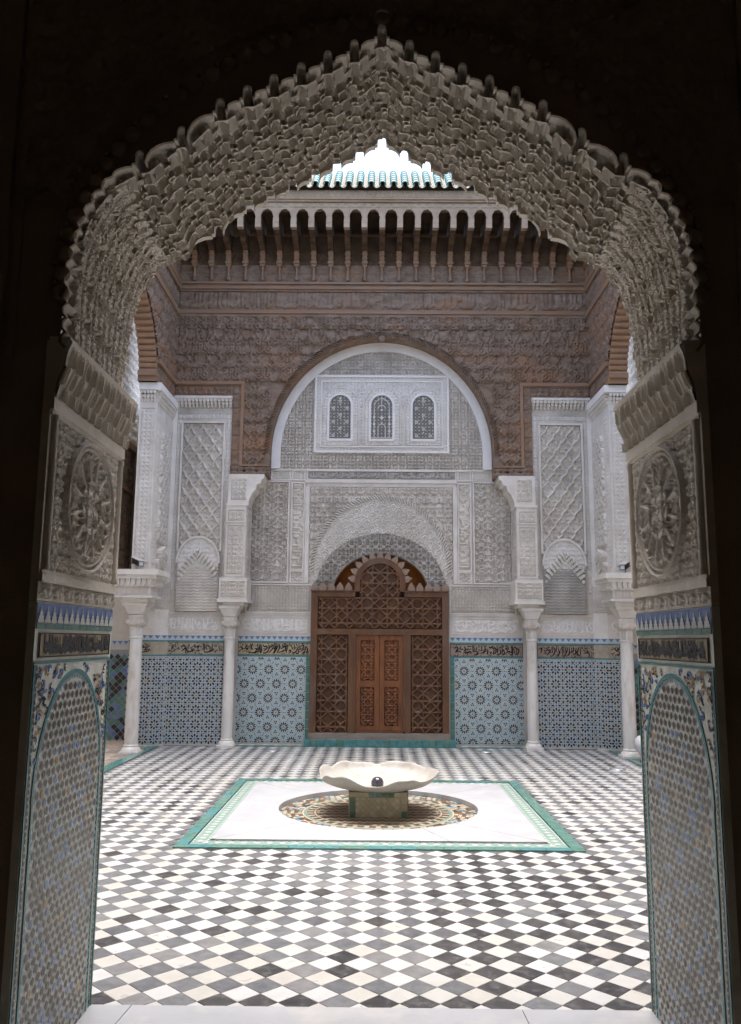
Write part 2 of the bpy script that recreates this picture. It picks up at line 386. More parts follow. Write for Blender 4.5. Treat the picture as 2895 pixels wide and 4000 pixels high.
def tile_mesh(m):
    h = TD/2-.0022; e = .0025; t = MB()
    t.extr([(h, 0, -.02), (0, h, -.02), (-h, 0, -.02), (0, -h, -.02)], [(h, 0, -.0015), (0, h, -.0015), (-h, 0, -.0015), (0, -h, -.0015)], caps=False)
    k = h-e; t.extr([(h, 0, -.0015), (0, h, -.0015), (-h, 0, -.0015), (0, -h, -.0015)], [(k, 0, 0), (0, k, 0), (-k, 0, 0), (0, -k, 0)], caps=False)
    t.poly([(k, 0, 0), (0, k, 0), (-k, 0, 0), (0, -k, 0)])
    me = bpy.data.meshes.new('tile'); me.from_pydata(t.v, [], t.f); me.materials.append(m); return me
TM = {('d', i): tile_mesh(m) for i, m in enumerate(DARKT)}; TM.update({('l', i): tile_mesh(m) for i, m in enumerate(LITET)})
cand = []
x0t = .03; y0t = CY0+.075
for j in range(-1, int((CY1-CY0)/(TD/2))+2):
    for i in range(-80, 81):
        if (i+j) % 2: continue
        x = x0t+i*TD/2; y = y0t+j*TD/2
        if not (CX0+.02 < x < CX1-.02 and CY0-.05 < y < CY1): continue
        if abs(x-PXC) < PSZ-.03 and abs(y-PYC) < PSZ-.03: continue
        if j % 2 == 0:
            blk = .10
            if y < 4.15: blk = .75
            elif x > .45+.12*math.sin(y*2.3) and 4.1 < y < 7.4 and x < 1.75+.25*math.sin(y*3): blk = .72
            k = ('d', random.choice((4, 5)) if random.random() < blk else random.choice((0, 0, 1, 1, 2, 3)))
        else: k = ('l', random.choices((0, 1, 2, 3), (5, 2, 1, 4))[0])
        u, v, w = project((x, y, 0)); vis = -20 < u < 1661 and v < 2290
        if vis and y < 8:      # hidden behind the jambs?
            t = YB/y; vis = XL < x*t < XR
        cand.append((0 if vis else 1, y, x, k))
cand.sort()
for n, (vis, y, x, k) in enumerate(cand[:300]):
    o = link('tile', TM[k], floor_ob, (x, y, random.uniform(-.0006, .0006)))
b = MB(); ml = DARKT+LITET
for vis, y, x, k in cand[300:]:
    mi = k[1] if k[0] == 'd' else 6+k[1]; h = TD/2-.0022; z = random.uniform(-.0008, .0004)
    b.extr([(x+h, y, -.01), (x, y+h, -.01), (x-h, y, -.01), (x, y-h, -.01)], [(x+h, y, z), (x, y+h, z), (x-h, y, z), (x, y-h, z)], mi, caps=False)
    b.poly([(x+h, y, z), (x, y+h, z), (x-h, y, z), (x, y-h, z)], mi)
b.build('tile_field', ml, floor_ob, kind='stuff')
# glazed kerb lines along the galleries and the far wall
for nm, bx in (('kerb_strip', (CX0-.13, CX0+.02, CY0, CY1)), ('kerb_strip', (CX1-.02, CX1+.13, CY0, CY1)), ('kerb_strip', (CX0+.02, CX1-.02, 13.0, 13.14))):
    b = MB(); x0, x1, y0, y1 = bx; L = (y1-y0) if y1-y0 > x1-x0 else (x1-x0); n = int(L/.22)
    for i in range(n):
        m = random.choice((0, 0, 1))
        if y1-y0 > x1-x0: b.box(x0, x1, y0+i*L/n+.002, y0+(i+1)*L/n-.002, -.04, .010, m)
        else: b.box(x0+i*L/n+.002, x0+(i+1)*L/n-.002, y0, y1, -.04, .008, m)
    o = b.build(nm, [TG, TT], floor_ob)
# gallery floors laid in bejmat brick
for nm, x0, x1 in (('gallery_floor_left', -5.2, CX0-.13), ('gallery_floor_right', CX1+.13, 5.5)):
    b = MB(); b.box(x0, x1, CY0, 14.4, -.044, .004); g = struct(nm, b, JOINT)
    bm_ = MB(); bm_.box(-.105, .105, -.03, .03, -.02, 0); me = bpy.data.meshes.new('brick'); me.from_pydata(bm_.v, [], bm_.f); me.materials.append(BEJ)
    rows = MB()
    y = 10.2; r = 0
    while y < 13.7:
        x = x0+(r % 2)*.1+.1
        while x < x1-.05:
            near = (x > -4.1 and x1 < 0) or (x < 4.3 and x0 > 0)
            if near: link('brick', me, g, (x, y, .011+random.uniform(-.001, .001)))
            else: rows.box(x-.105, x+.105, y-.03, y+.03, -.01, .011)
            x += .216
        y += .066; r += 1
    rows.build('brick_field', BEJ, g, kind='stuff')
# threshold slabs under the portal
b = MB(); b.box(XL-.02, XR+.02, YN-.35, YB+.02, -.044, -.010); th = struct('threshold', b, JOINT)
sx = [XL-.015, -1.07, .66, XR+.015]
for i in range(3):
    t = MB(); k = .09 if i == 0 else -.05
    A = [(sx[i]+.002-(.10 if i == 1 else 0), YN-.3), (sx[i+1]-.002-(.10 if i == 0 else 0)+(.05 if i == 1 else 0), YN-.3), (sx[i+1]-.002, YB), (sx[i]+.002, YB)]
    if i == 2: A[0] = (sx[2]+.052, YN-.3)
    t.extr([(x, y, -.03) for x, y in A], [(x, y, .012) for x, y in A]); t.build('slab', MARB, th)

# ================================================================ the muqarnas portal between hall and courtyard
portal = empty('muqarnas_portal', (0, (YN+YB)/2, 0), 'towering stalactite-carved stucco archway framing the courtyard, tiled jambs at both sides', 'archway')
Ft = [(846, 60), (785, 93), (727, 117), (668, 143), (608, 169), (550, 194), (490, 223), (405, 284), (313, 338)]
Bt = [(846, 303), (797, 332), (747, 356), (700, 379), (650, 405), (602, 428), (556, 449), (487, 500), (405, 550)]
Fs = [(250, 395), (205, 452), (178, 510), (160, 575), (153, 640), (151, 705), (149, 770)]
Bs = [(360, 588), (322, 640), (301, 690), (289, 740), (281, 790), (276, 840), (273, 880)]
def outline(tips, side, Y, hw, hf):
    T = [aY(x, y, Y)[[0, 2]] for x, y in tips]; S = [aY(x, y, Y)[[0, 2]] for x, y in side]; xc = T[0][0]
    out, base = [], []
    out.append((T[0][0], T[0][1])); base.append((T[0][0], T[0][1]-hf-.012))
    for i in range(len(T)):
        x, z = T[i]
        if i > 0:
            out += [(x+hw, z-hw), (x+.7*hw, z-.3*hw), (x, z)]; base += [(x+hw, z-hf-.01), (x+.7*hw, z-hf-.011), (x, z-hf-.012)]
        out += [(x-.7*hw, z-.3*hw), (x-hw, z-hw), (x-hw-.001, z-hf), (x-hw-.012, z-hf)]
        base += [(x-.7*hw, z-hf-.013), (x-hw, z-hf-.014), (x-hw-.003, z-hf-.016), (x-hw-.012, z-hf-.02)]
        if i < len(T)-1: bx, bz = T[i+1][0]+hw+.001, T[i+1][1]-hf+.005
        else: bx, bz = S[0]
        ax, az = x-hw-.013, z-hf-.012
        for t in np.linspace(0, 1, 6):
            th = t*math.pi/2; px = ax+(bx-ax)*math.sin(th); pz = az+(bz-az)*(1-math.cos(th))
            out.append((px, pz)); lx = ax+(bx-ax)*math.sin(th); lz = az+(bz-az)*math.sin(th)
            base.append((lx, min(pz, lz)-.016))
    for i in range(len(S)-1):
        (ax, az), (bx, bz) = S[i], S[i+1]; L = math.hypot(bx-ax, bz-az); nx, nz = (bz-az)/L, -(bx-ax)/L
        for half in (0, 1):
            for t in np.linspace(0, 1, 4)[1:]:
                tt = (half+t)/2; bul = .020*math.sin(math.pi*t)
                out.append((ax+(bx-ax)*tt+nx*bul, az+(bz-az)*tt+nz*bul*-1 if False else az+(bz-az)*tt+nz*bul)); base.append((ax+(bx-ax)*tt+.006, az+(bz-az)*tt-.004))
    out = np.array(out); base = np.array(base)
    mir = lambda q: np.stack([2*xc-q[::-1][:-1, 0], q[::-1][:-1, 1]], 1)
    # left spring -> apex -> right spring
    L_out = out[::-1]; L_base = base[::-1]
    return np.vstack([L_out, np.stack([2*xc-out[1:, 0], out[1:, 1]], 1)]), np.vstack([L_base, np.stack([2*xc-base[1:, 0], base[1:, 1]], 1)])
Fo, Fb = outline(Ft, Fs, YN, .0185, .056)
Bo, Bb = outline(Bt, Bs, YB, .0210, .060)
Bb[:, 1] += np.where(Bb[:, 1] > 3.55, .055, 0.0)
ZT = 6.0
def wall_with_hole(nm, o, Y, m, zt, xl, xr):
    b = MB(); x = o[:, 0].copy(); n = len(x); mid = n//2
    for i in range(mid-1, -1, -1): x[i] = min(x[i], x[i+1]-.0004)
    for i in range(mid+1, n): x[i] = max(x[i], x[i-1]+.0004)
    for i in range(n-1): b.poly([(x[i], Y, o[i, 1]), (x[i+1], Y, o[i+1, 1]), (x[i+1], Y, zt), (x[i], Y, zt)])
    b.poly([(xl, Y, 0), (XL-.012, Y, 0), (XL-.012, Y, 2.52), (x[0], Y, o[0, 1]), (x[0], Y, zt), (xl, Y, zt)])
    b.poly([(xr, Y, 0), (XR+.012, Y, 0), (XR+.012, Y, 2.52), (x[-1], Y, o[-1, 1]), (x[-1], Y, zt), (xr, Y, zt)])
    return b.build(nm, m, portal)
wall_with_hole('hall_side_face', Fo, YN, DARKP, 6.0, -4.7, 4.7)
wall_with_hole('court_side_face', Bo, YB, STUC, 8.3, -4.7, 4.9)
RF, RB = YN+.04, YB-.032
def ring_strip(b, o, y0, y1, m=0):
    for i in range(len(o)-1):
        b.poly([(o[i, 0], y0, o[i, 1]), (o[i+1, 0], y0, o[i+1, 1]), (o[i+1, 0], y1, o[i+1, 1]), (o[i, 0], y1, o[i, 1])], m)
def ring_plate(b, o, bs, y, m=0, dy=0.0):
    for i in range(len(o)-1):
        b.poly([(o[i, 0], y, o[i, 1]), (o[i+1, 0], y, o[i+1, 1]), (bs[i+1, 0], y+dy, bs[i+1, 1]), (bs[i, 0], y+dy, bs[i, 1])], m)
b = MB(); ring_strip(b, Fo, YN-.004, RF); ring_plate(b, Fo, Fb, RF, 0, .075); b.build('scalloped_edge', STUN, portal)
b = MB(); ring_strip(b, Bo, RB, YB+.004); ring_plate(b, Bo, Bb, RB); b.build('scalloped_edge', STUN, portal)
# a raised dark fillet that follows the front scallops
b = MB(); cx_, cz_ = Fo[:, 0].mean(), 3.2
off = []
for i in range(len(Fo)):
    a = Fo[max(i-2, 0)]; c = Fo[min(i+2, len(Fo)-1)]; d = c-a; d /= np.hypot(*d)+1e-9; off.append(Fo[i]+np.array([-d[1], d[0]])*.013)
off = np.array(off)
for i in range(len(Fo)-1):
    b.extr([(Fo[i, 0], YN-.016, Fo[i, 1]), (Fo[i+1, 0], YN-.016, Fo[i+1, 1]), (off[i+1, 0], YN-.016, off[i+1, 1]), (off[i, 0], YN-.016, off[i, 1])],
           [(Fo[i, 0], YN-.002, Fo[i, 1]), (Fo[i+1, 0], YN-.002, Fo[i+1, 1]), (off[i+1, 0], YN-.002, off[i+1, 1]), (off[i, 0], YN-.002, off[i, 1])])
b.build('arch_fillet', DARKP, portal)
# lobed leaf band on the hall side
path = np.array([aY(x, y, YN)[[0, 2]] for x, y in [(135, 650), (138, 590), (152, 520), (182, 450), (222, 390), (262, 335), (310, 283), (370, 232), (440, 183), (520, 138), (600, 102), (690, 74), (770, 58), (846, 45)]])
xc0 = path[-1, 0]; path = np.vstack([path, np.stack([2*xc0-path[::-1][1:, 0], path[::-1][1:, 1]], 1)])
seg = np.r_[0, np.cumsum(np.hypot(*np.diff(path, axis=0).T))]
def along(pth, sg, t): return np.array([np.interp(t, sg, pth[:, 0]), np.interp(t, sg, pth[:, 1])])
NL = 46
for k in range(NL+1):
    p = along(path, seg, seg[-1]*k/NL); r = .034 if k != NL//2 else .040; b = MB()
    b.lathe([(.001, -.022), (r*.5, -.0215), (r*.85, -.016), (r, -.006), (r, .004)], (0, 0, 0), 12, cap=False)
    b.v = [(p[0]+x, YN+z, p[1]+y) for x, y, z in b.v]
    if k == NL//2: b.tube([(p[0], YN-.01, p[1]+.02), (p[0], YN-.012, p[1]+.045), (p[0], YN-.012, p[1]+.07)], [.03, .018, .002], 8)
    smooth_by_angle(b.build('leaf_lobe', DARKP, portal))
b = MB()
for k in range(NL):
    p = along(path, seg, seg[-1]*(k+.5)/NL); c = np.array([p[0]-xc0, p[1]-3.0]); c = c/np.hypot(*c); q = p+c*.03
    b.lathe([(.001, -.016), (.012, -.012), (.014, 0)], (0, 0, 0), 8, cap=False); n_ = 24
    b.v[-n_:] = [(q[0]+x, YN+z, q[1]+y) for x, y, z in b.v[-n_:]]
b.build('bead_row', DARKP, portal, kind='stuff')
FW = YF(YN-.0005)
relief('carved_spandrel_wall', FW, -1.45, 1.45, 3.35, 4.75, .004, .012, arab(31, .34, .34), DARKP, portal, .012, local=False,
       mask=lambda u, v: ((u-.01)/1.32)**2+((v-2.95)/1.22)**2 > 1.03)
for sx_, X in ((-1, -1.50), (1, 1.50)):
    b = MB(); FW.slab(b, X-.035, X+.035, 0.0, 5.2, 0, .03); b.build('pilaster_strip', DARKP, portal)
    b = MB(); FW.slab(b, X-sx_*.075-.012, X-sx_*.075+.012, 2.7, 5.2, 0, .015); b.build('pilaster_strip', DARKP, portal)

# carved haunches below the stalactites, then the cells themselves
sF = np.r_[0, np.cumsum(np.hypot(*np.diff(Fb, axis=0).T))]; sF /= sF[-1]
def base_pt(s, y):
    t = (y-YN)/(YB-YN); f = along(Fb, sF, s); g = np.array([np.interp(s, sF, Bb[:, 0]), np.interp(s, sF, Bb[:, 1])])
    p = f*(1-t)+g*t; return np.array([p[0], y, p[1]])
def base_arr(S, Yv):
    t = (Yv-YN)/(YB-YN); fx = np.interp(S, sF, Fb[:, 0]); fz = np.interp(S, sF, Fb[:, 1]); gx = np.interp(S, sF, Bb[:, 0]); gz = np.interp(S, sF, Bb[:, 1])
    return np.stack([fx*(1-t)+gx*t, Yv, fz*(1-t)+gz*t], -1)
for side in (-1, 1):
    def Pf(U, V):
        S = V*.19 if side < 0 else 1-V*.19; p = base_arr(S, RF+U*(RB-RF)); p[..., 0] += side*.022; return p
    def Nf(U, V): q = np.zeros(U.shape+(3,)); q[..., 0] = -side; return q
    surf_relief('carved_haunch', Pf, Nf, 0, 1, 0, 1, .030, arab(41, .16, .17, k=6, th=.05, leaves=9), STUN, portal, .0058, size=(RB-RF, .80))
# a plain backing above the cells
b = MB(); ss = np.linspace(0, 1, 90)
for i in range(89):
    P = [base_pt(ss[i], RF), base_pt(ss[i+1], RF), base_pt(ss[i+1], RB), base_pt(ss[i], RB)]
    up = np.array([0, 0, .10]); b.poly([tuple(p+up+np.array([math.copysign(.03, p[0]), 0, 0])) for p in P])
b.build('vault_backing', STUN, portal)
cells = []
NROW = 9; ys = np.linspace(RF, RB, NROW+1)
total = 4.15
for r in range(NROW):
    s = .045+(.0055 if r % 2 else 0); k = 0
    while s < .955:
        wdt = (.0118 if (k+r) % 3 else .0078)*random.uniform(.94, 1.06)
        c = s+wdt/2; p = base_pt(c, (ys[r]+ys[r+1])/2)
        t = (ys[r]-RF)/(RB-RF); zmin = 3.20-.30*t
        if p[2] > zmin+random.uniform(-.03, .03): cells.append((r, s, min(s+wdt, .955), 0 if (k+r) % 3 else 1))
        s += wdt; k += 1
def cell_mesh(b, r, s0, s1, par):
    NA, NB = 6, 4; sh = (ys[1]-ys[0])*.38*par; y0, y1 = ys[r]+sh-.004, min(ys[r+1]+sh+.012, RB+.006); H = random.uniform(.066, .084)
    sm = (s0+s1)/2; pa = base_pt(s0, y0); pb = base_pt(s1, y0); tx = pb-pa; tx /= np.linalg.norm(tx); nv = np.array([-tx[2], 0, tx[0]]); nv = nv if nv[2] > 0 else -nv
    if abs(nv[0]) > .5 and nv[0]*p_sign(pa) < 0: nv = -nv
    up = nv*.55+np.array([0, 0, 1])*.45+np.array([math.copysign(.12, pa[0])*abs(nv[0]), 0, 0]); up /= np.linalg.norm(up)
    dz = random.uniform(-.004, .004)-.012*par; pts = []; a_ = np.linspace(-1, 1, NA+1)
    def P(a, bb, h): q = base_pt(s0+(s1-s0)*(a+1)/2, y0+(y1-y0)*bb); return tuple(q+up*(h+dz))
    rim = [P(a*.995, 0, 0) for a in a_]
    bn = [.06+.40*(1-math.sqrt(max(1-(a*.97)**2, 0))) for a in a_]
    near = [P(a, n_, 0) for a, n_ in zip(a_, bn)]
    grid = []
    for j in range(NB+1):
        t = j/NB
        for a, n_ in zip(a_, bn):
            env = max(1-(a*.985)**2, 0)**.32; h = H*env*math.cos(t*math.pi/2)**.9
            grid.append(P(a, n_+(1-n_)*t, h))
    n = NA+1; k = 2*n
    b.add(rim+near+grid, [(i, i+1, n+i+1, n+i) for i in range(NA)]+[(n+i, n+i+1, k+i+1, k+i) for i in range(NA)]
          + [(k+j*n+i, k+j*n+i+1, k+(j+1)*n+i+1, k+(j+1)*n+i) for j in range(NB) for i in range(NA)])
    q = np.array(P(-1, .42, 0)); e = .008; tip = tuple(q-up*random.uniform(.010, .022)+np.array([0, .006, 0]))
    b.add([tuple(q+np.array([e, -e, .003])), tuple(q+np.array([-e, -e, .003])), tuple(q+np.array([-e, e, .003])), tuple(q+np.array([e, e, .003])), tip], [(0, 1, 4), (1, 2, 4), (2, 3, 4), (3, 0, 4)])
def p_sign(p): return 1 if p[0] > 0 else -1
vis = sorted(cells, key=lambda c: (c[0], abs((c[1]+c[2])/2-.5)))
fld = MB(); cnt = 0
for r, s0, s1, par in vis:
    if s1-s0 > .009 and cnt < 300:
        b = MB(); cell_mesh(b, r, s0, s1, par); o = b.build('muqarnas_cell', STUN, portal); smooth_by_angle(o, 50); cnt += 1
    else: cell_mesh(fld, r, s0, s1, par)
o = fld.build('muqarnas_field', STUN, portal, kind='stuff'); smooth_by_angle(o, 50)
print('cells', len(cells), cnt)

def clip_ok(u, v, B, e=0): return B[0]+e < u < B[1]-e and B[2]+e < v < B[3]-e
def lens(c, a, r0, r1, w, n=3):
    ca, sa = math.cos(a), math.sin(a); out = []
    for t, h in ((r0, .35), (r0+(r1-r0)*.3, 1), (r0+(r1-r0)*.72, 1), (r1, .35)): out.append((t, h*w))
    pts = [(t, h) for t, h in out]+[(t, -h) for t, h in out[::-1]]
    return [(c[0]+t*ca-h*sa, c[1]+t*sa+h*ca) for t, h in pts]
def ngon(c, r, n=6, ph=0): return [(c[0]+r*math.cos(2*math.pi*k/n+ph), c[1]+r*math.sin(2*math.pi*k/n+ph)) for k in range(n)]
# ---------------------------------------------------------------- jambs
def voronoi(seeds, inset, clip):
    S = np.array(seeds); out = []
    for i, c in enumerate(S):
        d = np.hypot(*(S-c).T); nb = np.argsort(d)[1:16]; R_ = .05
        P = [(c[0]-R_, c[1]-R_), (c[0]+R_, c[1]-R_), (c[0]+R_, c[1]+R_), (c[0]-R_, c[1]+R_)]
        for j in nb:
            n_ = S[j]-c; L = np.hypot(*n_)
            if L < 1e-6: continue
            n_ = n_/L; lim = L/2-inset; Q = []
            for k in range(len(P)):
                a, b_ = P[k], P[(k+1) % len(P)]; da = (a[0]-c[0])*n_[0]+(a[1]-c[1])*n_[1]-lim; db = (b_[0]-c[0])*n_[0]+(b_[1]-c[1])*n_[1]-lim
                if da <= 0: Q.append(a)
                if (da < 0) != (db < 0): t = da/(da-db); Q.append((a[0]+(b_[0]-a[0])*t, a[1]+(b_[1]-a[1])*t))
            P = Q
            if len(P) < 3: break
        if len(P) >= 3 and clip(c): out.append((i, P))
    return out
JW = YB-YN
def jamb(side):
    X = XL if side < 0 else XR; fr = Frame((X, YN, 0), (0, 1, 0), (0, 0, 1), (-side, 0, 0))
    j = MB(); fr.slab(j, -.004, JW+.004, 0, 1.755, -.03, 0); jb = j.build('jamb', GROUTN, portal)
    lab = 'left' if side < 0 else 'right'
    # merlon frieze
    b = MB(); fr.slab(b, 0, JW, 1.675, 1.752, 0, .003, 0); n = 14
    for i in range(n):
        u = (i+.5)*JW/n; h = JW/n
        prof = [(u-.44*h, 1.676), (u-.44*h, 1.688), (u-.33*h, 1.688), (u-.33*h, 1.702), (u-.2*h, 1.702), (u-.2*h, 1.717), (u-.09*h, 1.717), (u, 1.742), (u+.09*h, 1.717), (u+.2*h, 1.717), (u+.2*h, 1.702), (u+.33*h, 1.702), (u+.33*h, 1.688), (u+.44*h, 1.688), (u+.44*h, 1.676)]
        fr.flat(b, prof, .0065, 1)
    b.build('merlon_frieze', [TB, TW], jb, kind='stuff')
    b = MB(); nn = 10
    for i in range(nn): fr.slab(b, i*JW/nn+.001, (i+1)*JW/nn-.001, 1.652, 1.674, 0, .004)
    b.build('green_tile_course', TG, jb)
    b = MB(); fr.slab(b, .03, JW-.03, 1.545, 1.640, 0, .004); fr.slab(b, 0, JW, 1.522, 1.533, 0, .004, 1); b.build('inscription_ground', [mat('inscription_ochre', (.46, .39, .26), (.36, .29, .19), 12, .5), TT], jb)
    ca = callig(60+side, JW-.07, .081); cb = callig(66+side, JW-.07, .081); cc = lambda u, v: np.maximum(ca(u, v), cb(u, v))
    relief('inscription_band', fr, .035, JW-.035, 1.552, 1.633, .0035, .004, cc, TK, jb, .004, mask=lambda u, v: cc(u-.035, v-1.552) > .93)
    b = MB(); frame_rect(b, fr, .032, JW-.032, 1.546, 1.639, .005, .004, .008); b.build('inscription_frame', TK, jb)
    # arch outline
    uc, hw, sp, rz = JW/2, .365, 1.02, .455
    inside = lambda u, v, k=0.0: (abs(u-uc) < hw-k) & (v < sp) | ((((u-uc)/(hw-k))**2+((v-sp)/(rz-k))**2 < 1) & (v >= sp))
    b = MB(); arch_band(b, fr, uc, sp, (hw, rz), (hw+.018, rz+.018), 0, .005, 0, 36)
    for sg in (-1, 1): fr.slab(b, *(sorted((uc+sg*hw, uc+sg*(hw+.014)))), 0, sp, 0, .005, 0)
    for e in (.0, JW-.012): fr.slab(b, e, e+.012, 0, 1.52, 0, .005, 0)
    b.build('green_arch_line', TT, jb)
    # chain borders
    b = MB()
    for e in (.032, JW-.032):
        for i in range(62):
            v = .012+i*.0245; q = arc(e, v, .007, .0125, 0, 360, 9)[:-1]; fr.flat(b, q, .003, 0)
    b.build('chain_border', TK, jb, kind='stuff')
    # spandrel scrolls
    b = MB(); R = random.Random(5+side)
    for k in range(520):
        u = R.uniform(.05, JW-.05); v = R.uniform(.95, 1.505)
        if inside(u, v, -.035) : continue
        a = R.uniform(0, 6.28); r = R.uniform(.009, .020); m = R.choices((0, 1, 2), (6, 2, 2))[0]
        ln = [(u+r*math.cos(a+t), v+r*math.sin(a+t)*(1-.15*t)) for t in (0, .9, 1.8, 2.7, 3.6)]
        fr.ribbon(b, ln, .011 if m else .009, 0, .003+m*.0006, m)
    b.build('spandrel_scrolls', [TK, TO, TB], jb, kind='stuff')
    # the star mosaic: rosettes on a triangular lattice, pale straps left between the pieces
    K_ = 1.72; b = MB(); aa = .152*K_; hh = aa*math.sqrt(3)/2; e_ = .019
    def put(poly, m, z=.0035):
        c = np.mean(poly, axis=0)
        if not (inside(c[0], c[1], .021) and c[1] > .008): return
        Q = []
        for u, v in poly:
            v = max(v, .004); u = min(max(u, uc-hw+e_), uc+hw-e_)
            if v > sp:
                e = math.hypot((u-uc)/(hw-e_), (v-sp)/(rz-e_))
                if e > 1: u, v = uc+(u-uc)/e, sp+(v-sp)/e
            Q.append((u, v))
        fr.flat(b, Q, z, m)
    R = random.Random(3+side); pu, pv = .0505, .0352
    for j in range(0, 44):
        for i in range(-9, 10):
            c = (uc+(i+(.5 if j % 2 else 0))*pu, .018+j*pv); m = 0
            for cz, r0 in ((1.02, .20), (.52, .20), (.03, .19)):
                d = math.hypot(c[0]-uc, (c[1]-cz)); th = math.atan2(c[1]-cz, c[0]-uc)
                if abs(d-r0-.045*math.cos(8*th)) < .020: m = 1
                if d < .02: m = 2
            if m == 0 and R.random() < .02: m = 2
            if m == 0 and R.random() < .03: m = 1
            q = R.uniform(.92, 1.05)
            put([(c[0]+x*pu*q, c[1]+y*pv*q) for x, y in ((-.15, -.47), (.15, -.47), (.36, -.08), (.30, .16), (0, .47), (-.30, .16), (-.36, -.08))], m)
            put([(c[0]+pu*(.5+x), c[1]+pv*y) for x, y in ((-.05, 0), (0, .22), (.05, 0), (0, -.22))], 1 if R.random() < .3 else 0)
    # blue rim pieces under the arch
    for a in np.linspace(0, math.pi, 38):
        u, v = uc+(hw-.011)*math.cos(a), sp+(rz-.011)*math.sin(a); fr.flat(b, arc(u, v, .0075, .011, 0, 360, 7)[:-1], .0042, 3)
    for sg in (-1, 1):
        for i in range(36): fr.flat(b, arc(uc+sg*(hw-.011), .02+i*.0275, .0075, .010, 0, 360, 7)[:-1], .0042, 3)
    b.build('star_mosaic', [TBR, TB, TO, TLB], jb, kind='stuff')
    # carved upper jamb
    s2 = MB(); fr.slab(s2, -.006, JW+.006, 1.757, 2.765, -.03, .0); up = s2.build('carved_upper_jamb', STUN, portal)
    relief('leaf_frieze', fr, .0, JW, 1.765, 1.825, .001, .012, arab(52, .12, .10), STUN, up, .005)
    s2 = MB(); fr.slab(s2, -.01, JW+.01, 1.827, 1.858, 0, .016); fr.slab(s2, 0, JW, 1.857, 1.872, 0, .009); s2.build('panel_moulding', STUN, up)
    s2 = MB(); fr.slab(s2, -.01, JW+.01, 2.488, 2.535, 0, .016); fr.slab(s2, 0, JW, 2.47, 2.489, 0, .008); s2.build('panel_moulding', STUN, up)
    def med(u, v):
        e = np.sqrt(((u-.375)/.285)**2+((v-.30)/.278)**2); fine = arab(53, .075, .075)(u, v)*.35
        rg = np.maximum(1-sstep(np.abs(e-.99), .012, .035), .85*(1-sstep(np.abs(e-.90), .008, .028))); rp = .55*(1-sstep(np.abs(e-.945), .005, .02))*(.5+.5*np.cos(np.arctan2(v-.3, u-.375)*70))
        an = np.arctan2(v-.30, u-.375); rr = e
        rad = 1-sstep(np.abs(((an/(2*np.pi)*12) % 1)-.5)*rr, .03, .075)
        kn = 1-sstep(np.abs(np.abs(np.sin(an*6+rr*9))-.6)+.0, .05, .2)
        ins = np.where(rr > .42, np.maximum(rad*.9, kn*.75), np.maximum(arab(54, .16, .16)(u, v)*.8, 1-sstep(np.abs(rr-.42), .01, .035)))
        scal = 1-sstep(np.abs(rr-.8+.03*np.cos(an*24)), .01, .035)
        h = np.where(e < .86, np.maximum(np.maximum(ins, scal), fine), np.maximum(np.maximum(rg, rp), fine)); return np.where(e < .86, h*.9, h)
    relief('medallion_panel', fr, .065, JW-.065, 1.875, 2.468, .001, .034, med, STUN, up, .0048)
    for u in (.028, JW-.026):
        t = MB(); t.lathe([(.017, 0), (.02, .015), (.015, .03), (.015, .57), (.02, .585), (.017, .60)], fr.p(u, 1.872, .008), 10); smooth_by_angle(t.build('edge_colonnette', STUN, up))
    # stalactite corbel
    s2 = MB(); A = [(-.008, 2.537, -.02), (-.008, 2.537, .012), (-.008, 2.60, .018), (-.008, 2.66, .040), (-.008, 2.745, .046), (-.008, 2.765, .052), (-.008, 2.765, -.02)]
    ring0 = [fr.p(-.008, v, w) for _, v, w in A]; ring1 = [fr.p(JW+.008, v, w) for _, v, w in A]; s2.extr(ring0, ring1); s2.build('corbel_bed', STUN, up)
    lv, lw = [2.537, 2.60, 2.66, 2.745, 2.765], [.034, .040, .060, .066, .070]
    def Pc(U, V): v = 2.537+V*.228; w = np.interp(v, lv, lw); return fr.o+(U*(JW+.016)-.008)[..., None]*fr.u+v[..., None]*fr.v+w[..., None]*fr.n
    def Nc(U, V): return np.broadcast_to(fr.n, U.shape+(3,)).copy()
    def niches(u, v):            # three tiers of round-headed hollows
        out = np.zeros(u.shape)
        for v0, hh, cw, ph in ((-.035, .105, .080, .0), (.045, .098, .080, .5), (.122, .092, .080, 0.)):
            for sub, (wf, of) in enumerate(((.30, .25), (.17, .74))):
                x = (((u/cw+ph) % 1)-of)/wf; y = (v-v0-(.012 if sub else 0))/(hh*(1 if sub == 0 else .82)); arch = np.clip(1-np.abs(x)**2.4, 0, 1)**.45
                top = .72+.28*arch; ins = (np.abs(x) < 1) & (y > 0) & (y < top)
                d = np.sqrt(np.clip(1-x*x, 0, 1))*np.clip((top-y)/.5, 0, 1)**.5*(.45+.55*np.clip(1-y*.2, 0, 1)); out = np.where(ins, np.maximum(out, d), out)
        return -out
    o = surf_relief('corbel_niches', Pc, Nc, 0, 1, 0, 1, .022, niches, STUN, up, .0048, size=(JW, .228), kind='stuff')
    s2 = MB(); fr.slab(s2, -.012, JW+.012, 2.766, 2.778, -.02, .062); s2.build('impost_fillet', STUN, up)
jamb(-1); jamb(1)
b = MB()
for X, d in ((XL-.012, -1), (XR+.012, 1)):
    b.poly([(X, YN, 0), (X, YB, 0), (X, YB, 2.8), (X, YN, 2.8)])
b.build('jamb_core', DARKP, portal)

